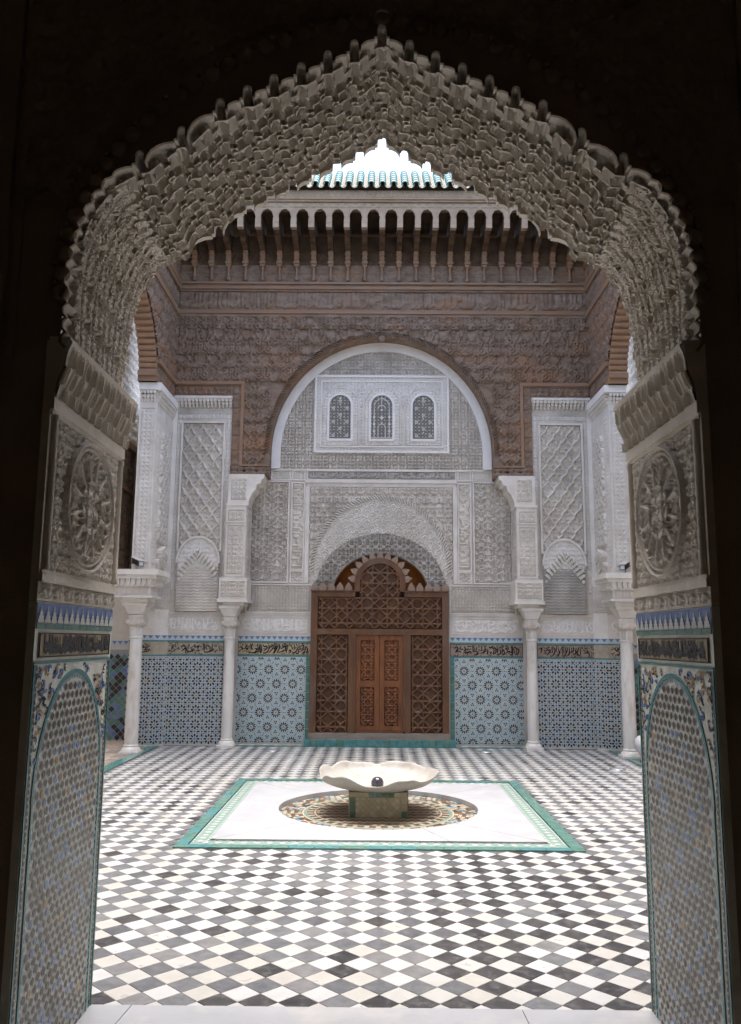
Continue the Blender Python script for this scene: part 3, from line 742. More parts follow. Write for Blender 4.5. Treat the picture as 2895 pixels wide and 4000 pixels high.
# ================================================================ fountain in its sunken mosaic
plat = empty('fountain_platform', (PXC, PYC, 0), 'square white marble paving with green tiled border and sunken round mosaic', 'paving')
BC = (0.04, 8.37); BR = .965
b = MB()
for sx_, sy_ in ((1, 0), (-1, 0), (0, 1), (0, -1)):
    n = 15
    for i in range(n):
        t0 = -PSZ+.1+(2*PSZ-.2)*i/n; t1 = -PSZ+.1+(2*PSZ-.2)*(i+1)/n-.003; m = random.choice((0, 0, 0, 1))
        t = MB()
        if sx_: x = PXC+sx_*(PSZ-.05); t.box(x-.048, x+.048, PYC+t0, PYC+t1, -.04, .012, 0)
        else: y = PYC+sy_*(PSZ-.05); t.box(PXC+t0, PXC+t1, y-.048, y+.048, -.04, .012, 0)
        t.build('border_tile', TG if m == 0 else TT, plat)
for cx_ in (-1, 1):
    for cy_ in (-1, 1):
        t = MB(); x = PXC+cx_*(PSZ-.05); y = PYC+cy_*(PSZ-.05); t.box(x-.05, x+.05, y-.05, y+.05, -.04, .012); t.build('border_tile', TG, plat)
MI = 1.365      # half side of the marble
b = MB(); o_, i_ = PSZ-.105, MI+.01
for (x0, x1, y0, y1) in ((-o_, o_, -o_, -i_), (-o_, o_, i_, o_), (-o_, -i_, -i_, i_), (i_, o_, -i_, i_)): b.box(PXC+x0, PXC+x1, PYC+y0, PYC+y1, -.04, .004)
st = (o_+i_)/2
for k in range(28):
    t = -st+2*st*(k+.5)/28
    for (x, y) in ((t, -st), (t, st), (-st, t), (st, t)):
        q = [(PXC+x+(.038 if a % 2 == 0 else .018)*math.cos(a*math.pi/8), PYC+y+(.038 if a % 2 == 0 else .018)*math.sin(a*math.pi/8), .0075) for a in range(16)]; b.poly(q, 1)
for k in range(44):
    t = -st+2*st*(k+.5)/44
    for d in (o_-.012, i_+.012):
        for (x, y, hx, hy) in ((t, -d, .02, .006), (t, d, .02, .006), (-d, t, .006, .02), (d, t, .006, .02)):
            b.poly([(PXC+x-hx, PYC+y-hy, .007), (PXC+x+hx, PYC+y-hy, .007), (PXC+x+hx, PYC+y+hy, .007), (PXC+x-hx, PYC+y+hy, .007)], 1)
b.build('star_tile_border', [mat('border_green_ground', (.17, .29, .26), (.25, .36, .33), 10, .4), TW], plat, kind='stuff')
# marble slabs around the round opening
angs = [-113, -67, -45, 45, 90, 135, 225, 247]
def sq_hit(a):
    c, s_ = math.cos(a), math.sin(a); dx, dy = PXC-BC[0], PYC-BC[1]
    k = min(((MI if c > 0 else -MI)+dx)/c if abs(c) > 1e-6 else 9, ((MI if s_ > 0 else -MI)+dy)/s_ if abs(s_) > 1e-6 else 9); return (BC[0]+k*c, BC[1]+k*s_)
for k in range(len(angs)):
    a0 = math.radians(angs[k]); a1 = math.radians(angs[(k+1) % len(angs)]); a1 += 2*math.pi if a1 < a0 else 0
    g = .0018; A = np.linspace(a0+g, a1-g, 18); inn = [(BC[0]+BR*math.cos(a), BC[1]+BR*math.sin(a)) for a in A]
    corner = [math.radians(c) for c in (-45, 45, 135, 225)]; AA = sorted(list(A)+[math.atan2(PYC+sy_*MI-BC[1], PXC+sx_*MI-BC[0]) % (2*math.pi)+off_ for sx_ in (-1, 1) for sy_ in (-1, 1) for off_ in (-4*math.pi, -2*math.pi, 0) if a0+g < math.atan2(PYC+sy_*MI-BC[1], PXC+sx_*MI-BC[0]) % (2*math.pi)+off_ < a1-g])
    t = MB(); n = len(AA); I = [(BC[0]+BR*math.cos(a), BC[1]+BR*math.sin(a)) for a in AA]; O = [sq_hit(a) for a in AA]
    for i in range(n-1):
        t.poly([(*I[i], .018), (*O[i], .018), (*O[i+1], .018), (*I[i+1], .018)])
        t.poly([(*O[i], .018), (*O[i], -.04), (*O[i+1], -.04), (*O[i+1], .018)]); t.poly([(*I[i], .018), (*I[i], -.04), (*I[i+1], -.04), (*I[i+1], .018)])
    t.build('marble_slab', MARB, plat)
# mosaic rings
ZM = -.030
b = MB(); b.lathe([(BR-.001, -.04), (BR-.001, ZM-.001)], (*BC, 0), 64, 0); b.build('basin_bed', WET, plat)
b = MB()
def ringtiles(r0, r1, n, cols, gap=.12, z=ZM+.003, phase=0):
    for k in range(n):
        a0 = 2*math.pi*(k+gap/2+phase)/n; a1 = 2*math.pi*(k+1-gap/2+phase)/n; m = cols[k % len(cols)]
        b.poly([(BC[0]+r*math.cos(a), BC[1]+r*math.sin(a), z) for r, a in ((r0, a0), (r1, a0), (r1, (a0+a1)/2), (r1, a1), (r0, a1))], m)
def ringband(r0, r1, m, z=ZM+.0035):
    for k in range(72):
        a0, a1 = 2*math.pi*k/72, 2*math.pi*(k+1)/72
        b.poly([(BC[0]+r*math.cos(a), BC[1]+r*math.sin(a), z) for r, a in ((r0, a0), (r1, a0), (r1, a1), (r0, a1))], m)
cols = [1, 2, 3, 1, 4, 2, 1, 5]
for i in range(6):
    r = .955-i*.036; random.shuffle(cols); ringtiles(r-.032, r, 96-8*i, list(cols), .2, phase=.5*(i % 2))
ringband(.722, .738, 1); ringband(.69, .722, 3)
ringtiles(.628, .688, 78, [1, 0], .15); ringband(.605, .622, 1)
for i in range(-20, 21):
    for j in range(-20, 21):
        x, y = i*.034, j*.034
        if (i+j) % 2 or math.hypot(x, y) > .585: continue
        c = [0, 1, 2, 1, 4, 1][(abs(i)+abs(j)//2) % 6]; h = .031
        b.poly([(BC[0]+x+h, BC[1]+y, ZM+.003), (BC[0]+x, BC[1]+y+h, ZM+.003), (BC[0]+x-h, BC[1]+y, ZM+.003), (BC[0]+x, BC[1]+y-h, ZM+.003)], c)
MCREAM = mat('mosaic_cream', (.50, .44, .34), (.42, .36, .27), 18, .3); MRUST = mat('mosaic_rust', (.22, .11, .055), (.16, .08, .045), 18, .3)
b.build('mosaic_rings', [mat('mosaic_dark', (.075, .055, .045), (.11, .085, .07), 18, .3), MCREAM, MRUST, mat('mosaic_green', (.16, .24, .20), (.22, .28, .24), 18, .3), TBR, TLB], plat, kind='stuff')

ft = empty('fountain', (BC[0], BC[1], ZM), 'wavy-rimmed white marble fountain bowl on a tiled square pedestal', 'fountain')
PH = .275
b = MB(); b.box(BC[0]-PH, BC[0]+PH, BC[1]-PH, BC[1]+PH, ZM, .205); ped = b.build('pedestal', mat('pedestal_mortar', (.30, .26, .18), (.38, .34, .25), 12, .7), ft)
PT = [mat('ped_cream', (.46, .40, .27), (.38, .33, .22), 12, .5), mat('ped_cream_pale', (.52, .47, .34), (.46, .41, .30), 12, .5), TG, mat('ped_green_dark', (.07, .13, .095), (.13, .19, .13), 14, .4)]
for fr, nm in ((YF(BC[1]-PH, BC[0]), 'f'), (Frame((BC[0]-PH, BC[1], 0), (0, -1, 0), (0, 0, 1), (-1, 0, 0)), 'l'), (Frame((BC[0]+PH, BC[1], 0), (0, 1, 0), (0, 0, 1), (1, 0, 0)), 'r')):
    s_ = .058
    for i in range(-8, 9):
        for j in range(-2, 7):
            if (i+j) % 2: continue
            u, v = i*s_*.5, .04+(j-1)*s_*.5; h = s_*.5-.0016
            poly = [(u+h, v), (u, v+h), (u-h, v), (u, v-h)]
            poly = [(min(max(a, -.215), .215), min(max(c, ZM+.012), .155)) for a, c in poly]
            A_ = abs(sum(poly[k][0]*poly[(k+1) % 4][1]-poly[(k+1) % 4][0]*poly[k][1] for k in range(4)))
            if A_ < .0008: continue
            t = MB(); fr.prism(t, poly, .0, .005); t.build('tile', PT[0] if random.random() < .75 else PT[1], ped)
    for k in range(9):
        t = MB(); fr.slab(t, -.27+k*.06, -.27+k*.06+.057, .16, .2, 0, .006); t.build('tile', random.choice((PT[2], PT[3], PT[0], PT[0])), ped)
    for u in (-.243, .243):
        for k in range(3): t = MB(); fr.slab(t, u-.026, u+.026, ZM+.004+k*.062, ZM+.062+k*.062, 0, .006); t.build('tile', random.choice((PT[3], PT[3], PT[0])), ped)
# bowl with its broken wave of a rim
front = [(240, 345), (295, 288), (355, 325), (400, 305), (460, 310), (520, 330), (560, 360), (600, 390), (650, 408), (760, 410), (840, 405), (880, 370), (950, 340), (1020, 355), (1100, 328), (1150, 370), (1220, 350), (1310, 290)]
back = [(1320, 258), (1280, 238), (1215, 238), (1165, 205), (1140, 213), (1100, 182), (1000, 178), (900, 172), (830, 172), (790, 200), (740, 203), (690, 181), (600, 175), (510, 178), (470, 165), (400, 172), (370, 195), (340, 232), (275, 197), (228, 230)]
RB_ = .588; rim = []
for pts, sg in ((front, -1), (back, 1)):
    for x, y in pts:
        qx, qy = (x/2.344+1150)/PS, (y/2.344+2900)/PS; Xl = 0.0; Y = BC[1]
        for _ in range(6):
            p = aY(qx, qy, Y); Xl = max(min(p[0]-BC[0], RB_*.995), -RB_*.995); Y = BC[1]+sg*math.sqrt(RB_**2-Xl**2)*.96
        rim.append((math.atan2(sg*math.sqrt(RB_**2-Xl**2), Xl) % (2*math.pi), float(np.clip(aY(qx, qy, Y)[2], .275, .405))))
rim.sort(); ra = np.array([r[0] for r in rim]); rz = np.array([r[1] for r in rim])
NA = 120; A = np.linspace(0, 2*math.pi, NA, endpoint=False); RZ = np.interp(A, ra, rz, period=2*math.pi)
RZ = np.convolve(np.r_[RZ[-2:], RZ, RZ[:2]], [.1, .2, .4, .2, .1], 'valid')
b = MB(); prof = [(.0, .206, 0), (.30, .206, 0), (.40, .222, 0), (.50, .252, .1), (.565, .295, .45), (.592, 1, 1), (.575, 1, 1), (.548, .300, .5), (.48, .262, .1), (.36, .238, 0), (.18, .226, 0), (.001, .224, 0)]
P = []
for (r, z, k) in prof:
    for a, zr in zip(A, RZ):
        ex = 1+.012*math.sin(5*a+1)+.008*math.sin(9*a); tip = (zr+.004*(1 if r > .58 else 0)) if z == 1 else z+k*(zr-.34)*.8
        P.append((BC[0]+max(r, .001)*ex*math.cos(a), BC[1]+max(r, .001)*ex*math.sin(a), tip))
b.add(P, [(i*NA+k, i*NA+(k+1) % NA, (i+1)*NA+(k+1) % NA, (i+1)*NA+k) for i in range(len(prof)-1) for k in range(NA)])
bowl = b.build('bowl', MARBB, ft, smooth=True)
md = bowl.modifiers.new('sub', 'SUBSURF'); md.levels = 1; md.render_levels = 1
b = MB(); b.lathe([(.055, 0), (.062, .02), (.06, .045), (.047, .07), (.026, .083), (.002, .088)], (BC[0]-.01, BC[1]-.05, .224), 24); smooth_by_angle(b.build('spout_dome', BALL, ft), 70)

# ================================================================ zellij patterns
def zel8(name, fr, u0, u1, v0, v1, p, parent, w=.004, off=(0, 0)):
    b = MB(); B = (u0, u1, v0, v1); fr.slab(b, u0, u1, v0, v1, 0, w, 0)
    def put(poly, m):
        c = np.mean(poly, axis=0)
        if clip_ok(c[0], c[1], B, .008): fr.flat(b, [(min(max(x, u0), u1), min(max(z, v0), v1)) for x, z in poly], w+.003, m)
    for i in range(-1, int((u1-u0)/p)+2):
        for j in range(-1, int((v1-v0)/p)+2):
            c = (u0+off[0]+i*p, v0+off[1]+j*p); put(ngon(c, .085*p, 8), 2 if (i+j) % 2 else 3)
            for k in range(8): put(lens(c, k*math.pi/4, .155*p, .355*p, .060*p), 1)
            for sx_, sy_ in ((1, 0), (0, 1)):
                e = (c[0]+sx_*p/2, c[1]+sy_*p/2); put(ngon(e, .05*p), 1); d = (sy_, sx_)
                for sg in (-1, 1): put(lens((e[0]+sg*d[0]*.14*p, e[1]+sg*d[1]*.14*p), math.atan2(sg*d[1], sg*d[0]), 0, .215*p, .055*p), 1)
            put(ngon((c[0]+p/2, c[1]+p/2), .055*p), 1)
            for a, d in ((.375, .19), (.19, .375)):
                for sx_ in (-1, 1):
                    for sy_ in (-1, 1): put(ngon((c[0]+sx_*a*p, c[1]+sy_*d*p), .056*p, 4), random.choice((2, 3, 3, 3)))
            for sx_ in (-1, 1):
                for sy_ in (-1, 1): put(ngon((c[0]+sx_*.37*p, c[1]+sy_*.37*p), .045*p), random.choice((1, 1, 2)))
    return b.build(name, [GROUT, TK, TO, TB], parent, kind='stuff')
def zel12(name, fr, u0, u1, v0, v1, a, parent, w=.004, off=(0, 0)):
    b = MB(); B = (u0, u1, v0, v1); fr.slab(b, u0, u1, v0, v1, 0, w, 0); hh = a*math.sqrt(3)/2
    def put(poly, m):
        c = np.mean(poly, axis=0)
        if clip_ok(c[0], c[1], B, .008): fr.flat(b, [(min(max(x, u0), u1), min(max(z, v0), v1)) for x, z in poly], w+.003, m)
    for j in range(-1, int((v1-v0)/hh)+2):
        for i in range(-2, int((u1-u0)/a)+3):
            c = (u0+off[0]+(i+.5*(j % 2))*a, v0+off[1]+j*hh); put(ngon(c, .065*a, 8), 2)
            for k in range(12):
                th = k*math.pi/6; put(lens(c, th, .13*a, .305*a, .036*a), 1); put(ngon((c[0]+.36*a*math.cos(th+.26), c[1]+.36*a*math.sin(th+.26)), .027*a, 5), 3 if k % 2 else 4)
                if k % 2 == 0: put(ngon((c[0]+.41*a*math.cos(th), c[1]+.41*a*math.sin(th)), .030*a, 4), 1 if k % 4 else 4)
            for k in range(6): put(ngon((c[0]+.5*a*math.cos(k*math.pi/3), c[1]+.5*a*math.sin(k*math.pi/3)), .033*a, 6), 1)
            for sg in (1, -1):
                g = (c[0], c[1]+sg*a/math.sqrt(3))
                for k in range(3):
                    th = math.radians(90*sg+120*k); put(lens(g, th, .02*a, .125*a, .030*a), 1); put(ngon((g[0]+.085*a*math.cos(th+1.05), g[1]+.085*a*math.sin(th+1.05)), .022*a, 4), 2)
    return b.build(name, [GROUTB, TK, TO, TLB, TT], parent, kind='stuff')
def tri_frieze(name, fr, u0, u1, v0, v1, parent, w=.004):
    b = MB(); fr.slab(b, u0, u1, v0, v1, 0, w, 0); n = max(int((u1-u0)/.089), 1); d = (u1-u0)/n
    for i in range(n): u = u0+i*d; fr.flat(b, [(u+.08*d, v1-.002), (u+.92*d, v1-.002), (u+.5*d, v0+.25*(v1-v0))], w+.003, 1)
    return b.build(name, [mat('frieze_pale_blue', (.42, .52, .56), (.48, .56, .58), 12, .35), TB], parent, kind='stuff')
WL = [[(385,155),(385,270)],[(400,230),(430,225),(440,260),(410,290),(370,295),(300,250)],[(470,155),(475,280)],[(500,155),(500,285),(470,290)],[(520,150),(545,235)],[(545,225),(570,230),(575,270),(550,310),(500,315)],[(600,150),(605,380)],[(625,155),(630,380),(600,395)],[(665,240),(670,310)],[(690,250),(690,340),(650,385),(620,395)],[(715,150),(720,360),(690,395)],[(755,225),(800,235),(815,270),(760,295)],[(770,310),(785,330),(760,350),(740,320)],[(840,150),(835,300),(810,310)],[(860,235),(900,235),(880,265),(905,270)],[(850,300),(870,290),(885,330),(860,355),(840,330)],[(970,150),(975,300)],[(995,150),(990,300),(1020,290)],[(820,380),(860,395),(920,380),(1000,330)],[(1010,285),(1060,290),(1130,280),(1140,230),(1100,220),(1070,280)],[(1080,155),(1080,240)],[(990,380),(1040,395),(1120,385),(1170,385)],[(1060,370),(1085,340),(1120,370),(1165,360)],[(1145,280),(1150,360)],[(1185,155),(1185,340),(1240,380)],[(1260,155),(1265,370),(1300,385)],[(1285,155),(1290,370)],[(1310,340),(1345,340),(1340,385),(1300,385)],[(1385,200),(1385,370)],[(1360,210),(1365,330)],[(270,345),(330,350),(380,330),(420,330),(410,360)],[(440,330),(470,360),(440,390),(380,385),(280,350)],[(490,340),(515,350),(500,390)]]
WR = [[(300,160),(200,220),(180,290),(210,360),(280,380),(350,360),(390,335)],[(310,190),(320,290),(370,300),(380,240),(360,170)],[(210,275),(280,270)],[(370,180),(410,175),(470,180),(440,205)],[(490,210),(500,240),(560,245),(620,220),(630,180),(605,190)],[(545,155),(555,330)],[(580,155),(580,330)],[(450,370),(470,395),(530,390),(560,330)],[(570,395),(640,385),(670,350),(690,330),(680,210)],[(720,200),(760,205),(790,170)],[(790,155),(800,330)],[(810,160),(810,340),(790,390),(840,370),(870,320)],[(840,230),(870,245),(910,220),(915,175),(890,185)],[(880,310),(905,300),(900,335),(870,330)],[(930,310),(960,330),(1000,310)],[(870,390),(920,400),(990,380)],[(980,200),(990,235),(1050,235),(1090,210),(1095,170),(1070,180)],[(1020,160),(1025,340)],[(1050,330),(1060,370)],[(1080,270),(1130,270),(1180,240)],[(1120,155),(1125,300)],[(1145,160),(1150,320),(1110,390),(1160,380)],[(1180,350),(1220,310),(1240,350)],[(1210,390),(1260,390),(1320,330),(1320,270),(1290,260),(1290,310)],[(1010,380),(1030,345),(1060,375),(1100,350)],[(740,330),(765,350),(740,370)]]
WL2 = [[(215,130),(220,270)],[(240,130),(240,200)],[(190,180),(195,270)],[(300,190),(400,185),(330,215)],[(260,270),(330,270),(400,260)],[(380,220),(385,290)],[(405,220),(405,290)],[(445,130),(445,250)],[(470,130),(470,280),(540,290)],[(520,120),(480,190),(520,240)],[(560,130),(540,310)],[(620,115),(625,240)],[(650,120),(650,240)],[(580,160),(620,200)],[(600,270),(640,280)],[(710,110),(705,300),(680,320)],[(750,230),(760,300)],[(775,220),(780,300)],[(805,120),(800,300)],[(840,140),(870,150),(850,200)],[(840,270),(880,260),(860,220)],[(920,120),(925,300),(950,320)],[(980,150),(985,230),(1050,220),(1070,180)],[(1010,290),(1060,230),(1090,220)],[(1040,310),(1080,300),(1110,280)],[(1150,120),(1160,300),(1140,320)],[(1185,210),(1190,280),(1160,320)],[(1210,215),(1230,230),(1210,310),(1280,310)],[(1245,120),(1245,240)],[(1265,200),(1300,210),(1340,190),(1330,160)],[(1330,290),(1370,270),(1330,250)],[(1390,190),(1395,280)],[(1350,310),(1400,320),(1440,290),(1430,230)]]
WR2 = [[(200,300),(250,310),(300,290),(350,320)],[(190,190),(250,200)],[(355,140),(360,280)],[(380,270),(430,270),(430,220)],[(470,170),(470,310),(400,320)],[(490,170),(490,310)],[(520,140),(520,300)],[(550,135),(555,300)],[(580,240),(600,180),(640,190),(620,240),(580,230)],[(570,330),(640,260),(700,200)],[(640,330),(700,320),(740,270),(740,140)],[(650,240),(710,210)],[(770,140),(770,250)],[(760,330),(800,310),(830,240),(800,240)],[(840,140),(840,240)],[(800,330),(850,320)],[(870,140),(870,270)],[(910,330),(960,320),(930,260)],[(940,140),(940,240)],[(980,140),(985,280)],[(1020,200),(1050,280),(1080,330)],[(1160,150),(1090,220),(1150,280)],[(1180,140),(1185,330),(1100,320)],[(1210,140),(1215,330)],[(1260,170),(1310,200),(1250,260)],[(1290,270),(1360,270),(1330,300),(1240,330)],[(1380,150),(1380,320)]]
DL = [[(130,660),(170,700),(130,720)],[(180,700),(220,700)],[(260,620),(220,680),(280,700),(240,715)],[(320,600),(340,720)],[(370,600),(340,660),(380,720)],[(410,700),(450,690),(430,760),(350,780),(270,760)],[(470,610),(480,720)],[(500,605),(505,720),(420,780)],[(530,605),(530,780)],[(555,620),(555,740),(520,780)],[(580,620),(620,660),(670,640)],[(600,740),(650,700),(680,660)],[(590,770),(640,780),(700,720),(700,620)],[(730,620),(720,700)],[(760,610),(760,660),(720,660)],[(780,610),(790,680),(700,780)],[(820,620),(830,720),(790,780)],[(860,610),(850,700)],[(880,610),(890,640),(820,780)],[(920,600),(920,680),(870,780)],[(980,640),(1030,650),(950,700)],[(1030,600),(1040,720),(900,770)],[(1060,600),(1065,780)],[(1090,605),(1090,700)],[(1110,740),(1140,720),(1150,750),(1110,780)],[(1150,620),(1190,690)],[(1220,600),(1230,700)],[(1180,780),(1250,760),(1310,660)],[(1260,600),(1290,640)],[(1310,700),(1310,780),(1260,780)],[(1340,620),(1350,720)],[(1380,640),(1420,620),(1400,700)],[(1370,740),(1430,700)],[(1450,640),(1440,760),(1380,780)],[(1480,650),(1500,720),(1470,770)]]
DR = [[(130,680),(180,650),(200,700),(150,720)],[(140,750),(200,730),(260,750)],[(260,640),(240,690),(310,700)],[(330,640),(350,710),(320,720)],[(390,640),(470,640)],[(360,700),(470,690)],[(320,760),(380,760),(450,740),(470,780)],[(495,620),(505,760)],[(520,620),(530,760)],[(580,650),(560,740),(620,740)],[(600,690),(640,720)],[(540,800),(600,790),(590,760)],[(680,620),(680,700)],[(740,620),(745,740),(660,770)],[(765,615),(770,650)],[(780,700),(800,800)],[(820,640),(860,670),(910,620)],[(850,760),(880,740),(840,780)],[(900,660),(930,720),(900,780)],[(930,640),(960,690),(960,760),(900,790)],[(990,620),(995,770)],[(1040,640),(1080,650)],[(1050,690),(1060,770),(980,800)],[(1090,620),(1095,770)],[(1110,690),(1140,780),(1080,800)],[(1150,630),(1180,650)],[(1190,640),(1200,720)],[(1220,640),(1220,700)],[(1170,760),(1230,730),(1290,770)],[(1280,620),(1285,770)],[(1300,625),(1300,780),(1240,800)],[(1330,680),(1340,760)],[(1370,650),(1380,770)],[(1400,680),(1430,700),(1410,770),(1360,800)]]
DL2 = [[(150,570),(200,560),(220,600),(170,620)],[(150,650),(250,640),(300,670),(450,660)],[(270,540),(300,580),(260,590)],[(330,560),(370,580),(330,600)],[(400,530),(405,640)],[(430,590),(490,560)],[(420,620),(500,640)],[(560,660),(600,540)],[(605,540),(605,620)],[(630,560),(660,580)],[(570,670),(660,620)],[(760,580),(820,560),(840,600)],[(770,650),(840,600),(850,680)],[(870,560),(870,640)],[(900,530),(905,620)],[(930,600),(990,570)],[(880,640),(930,660),(1000,620)],[(1010,540),(1020,600)],[(1050,580),(1090,560),(1080,600)],[(1040,640),(1120,640)],[(1100,560),(1150,570)],[(1180,520),(1180,640)],[(1200,520),(1205,640)],[(1230,540),(1240,620)],[(1190,660),(1280,660),(1380,620)],[(1270,570),(1320,580)],[(1350,520),(1355,620)],[(1380,560),(1440,560)],[(1400,660),(1460,620)],[(1480,540),(1485,620)],[(1500,570),(1550,580)],[(1490,620),(1550,640)]]
DR2 = [[(60,580),(110,560),(90,640)],[(190,560),(260,550)],[(180,600),(270,590),(200,680)],[(300,540),(310,640)],[(330,560),(360,580),(340,650),(300,690)],[(390,540),(380,620)],[(420,560),(440,640),(400,690)],[(460,600),(430,650)],[(500,540),(500,660)],[(530,540),(530,640)],[(560,540),(565,660)],[(590,540),(590,600),(540,690)],[(630,540),(630,640),(600,680)],[(680,550),(670,620)],[(710,540),(715,590),(660,640)],[(740,590),(760,640),(700,660)],[(820,540),(780,640),(840,680)],[(840,560),(845,670)],[(920,560),(960,560)],[(970,540),(975,640)],[(910,640),(1000,630),(1010,680)],[(1080,580),(1130,570)],[(1080,640),(1150,640)],[(1160,550),(1210,600),(1260,560)],[(1180,660),(1250,650),(1290,600)],[(1240,600),(1250,620)],[(1320,540),(1325,680)],[(1360,570),(1440,580)],[(1350,640),(1430,600)],[(1460,560),(1470,640)]]
def inscription(name, fr, u0, u1, v0, v1, strokes, box, w0, w1, m, parent, width):
    b = MB(); x0, x1, y0, y1 = box
    if w1-w0 < .004:      # fine scrolls that fill the ground of the glazed bands
        R = random.Random(int(u0*100))
        for k in range(int((u1-u0)/.010)):
            u, v, a, r = R.uniform(u0+.01, u1-.01), R.uniform(v0+.01, v1-.01), R.uniform(0, 6.28), R.uniform(.010, .024)
            fr.ribbon(b, [(u+r*math.cos(a+t), v+r*math.sin(a+t)) for t in (0, .9, 1.8, 2.7)], .008, w0, w1-.001)
    for ln in strokes: fr.ribbon(b, [(u0+(x-x0)/(x1-x0)*(u1-u0), v0+(y1-y)/(y1-y0)*(v1-v0)) for x, y in ln], width, w0, w1)
    return b.build(name, m, parent, kind='stuff')

# ================================================================ the far facade
fac = empty('carved_facade', (XC, 13.25, 0), 'tall carved stucco and cedar end wall of the courtyard with great wooden arch', 'facade')
Y1, Y0 = 13.0, 13.25                  # side bays / recessed central bay
FA, FB = YF(Y1, XC), YF(Y0, XC)       # u is measured from the axis
DHW, DSP, DRZ = .76, 2.39, .60        # door arch
# masses
b = MB(); A = arc(0, DSP, DHW, DRZ, 180, 0, 41)
for i in range(40): FB.flat(b, [A[i], A[i+1], (A[i+1][0], 8.2), (A[i][0], 8.2)], 0)
for sg in (-1, 1): FB.flat(b, [(sg*DHW, 0), (sg*2.6, 0), (sg*2.6, 8.2), (sg*DHW, 8.2)], 0)
for i in range(40): b.poly([FB.p(*A[i], 0), FB.p(*A[i+1], 0), FB.p(*A[i+1], -.55), FB.p(*A[i], -.55)])
for sg in (-1, 1): b.poly([FB.p(sg*DHW, 0, 0), FB.p(sg*DHW, DSP, 0), FB.p(sg*DHW, DSP, -.55), FB.p(sg*DHW, 0, -.55)])
b.build('central_wall', STUC, fac)
b = MB(); FB.slab(b, -DHW-.1, DHW+.1, 0, 3.2, -.32, -.25); b.build('vault_end', ORANGE, fac)
for sg in (-1, 1):
    b = MB(); FA.slab(b, *sorted((sg*2.42, sg*3.38)), 0, 5.5, -.6, 0); b.build('side_bay_wall', STUC, fac)
# ---- dado: mosaics, friezes, inscriptions
def dado(fr, u0, u1, kind, strokes, wstrokes, dbox, wbox, edge=None, off=(0, 0), tint=0):
    e0, e1 = u0, u1
    (zel12 if kind == 12 else zel8)('star_mosaic', fr, u0+(edge[0] if edge else 0), u1-(edge[1] if edge else 0), .03, 1.352, .2545 if kind == 12 else .2165, fac, off=off)
    t = MB(); fr.slab(t, u0, u1, 1.353, 1.377, 0, .006); t.build('teal_course', TT, fac)
    t = MB(); fr.slab(t, u0, u1, 1.378, 1.572, 0, .004); ig = t.build('inscription_ground', mat('insc_ground_%d' % tint, [(.42, .37, .29), (.40, .33, .21), (.36, .29, .23), (.34, .27, .21)][tint], [(.30, .26, .21), (.46, .39, .26), (.26, .20, .16), (.26, .19, .15)][tint], 9, .45), fac)
    inscription('inscription', fr, u0+.02, u1-.02, 1.385, 1.565, strokes, dbox, .004, .0075, TK, ig, .020)
    t = MB(); frame_rect(t, fr, u0+.006, u1-.006, 1.381, 1.569, .006, .004, .008); t.build('inscription_border', TK, ig)
    t = MB(); fr.slab(t, u0, u1, 1.573, 1.598, 0, .006); t.build('teal_course', TT, fac)
    tri_frieze('triangle_frieze', fr, u0, u1, 1.599, 1.672, fac)
    t = MB(); fr.slab(t, u0, u1, 1.675, 2.035, 0, .006); wb = t.build('stucco_band', STUC2, fac)
    t = MB(); frame_rect(t, fr, u0+.05, u1-.05, 1.725, 1.985, .016, .006, .022); t.build('band_frame', STUC2, wb)
    t = MB(); fr.slab(t, u0, u1, 2.012, 2.034, .006, .026); t.build('band_fillet', STUC2, wb)
    relief('scroll_ground', fr, u0+.07, u1-.07, 1.745, 1.965, .007, .007, arab(71, .14, .14), STUC2, wb, .0105)
    inscription('raised_inscription', fr, u0+.08, u1-.08, 1.75, 1.96, wstrokes, wbox, .008, .024, PLAS, wb, .022)
dado(FB, -2.26, -1.10, 12, DL, WL, (90, 1540, 585, 810), (215, 1470, 140, 410), (0, .075), (.12, .02), 1)
dado(FB, 1.10, 2.26, 12, DR, WR, (60, 1490, 605, 830), (150, 1370, 140, 410), (.075, 0), (.02, .02), 2)
dado(FA, -3.33, -2.43, 8, DL2, WL2, (500, 1555, 505, 700), (500, 1500, 105, 335), None, (.06, .08), 0)
dado(FA, 2.43, 3.33, 8, DR2, WR2, (40, 1100, 515, 705), (90, 1100, 115, 355), None, (.06, .08), 3)
# green tiles round the door
for sg in (-1, 1):
    for k in range(9):
        t = MB(); z0 = .11+k*.139; FB.slab(t, *sorted((sg*1.103, sg*1.172)), z0, z0+.135, 0, .008); t.build('green_tile', TG if random.random() < .75 else TT, fac)
for k in range(23):
    t = MB(); u = -1.172+k*.1019; FB.slab(t, u, u+.0985, .004, .106, 0, .20+random.uniform(-.002, .002)); t.build('green_tile', random.choice((TG, TT, TT)), fac)
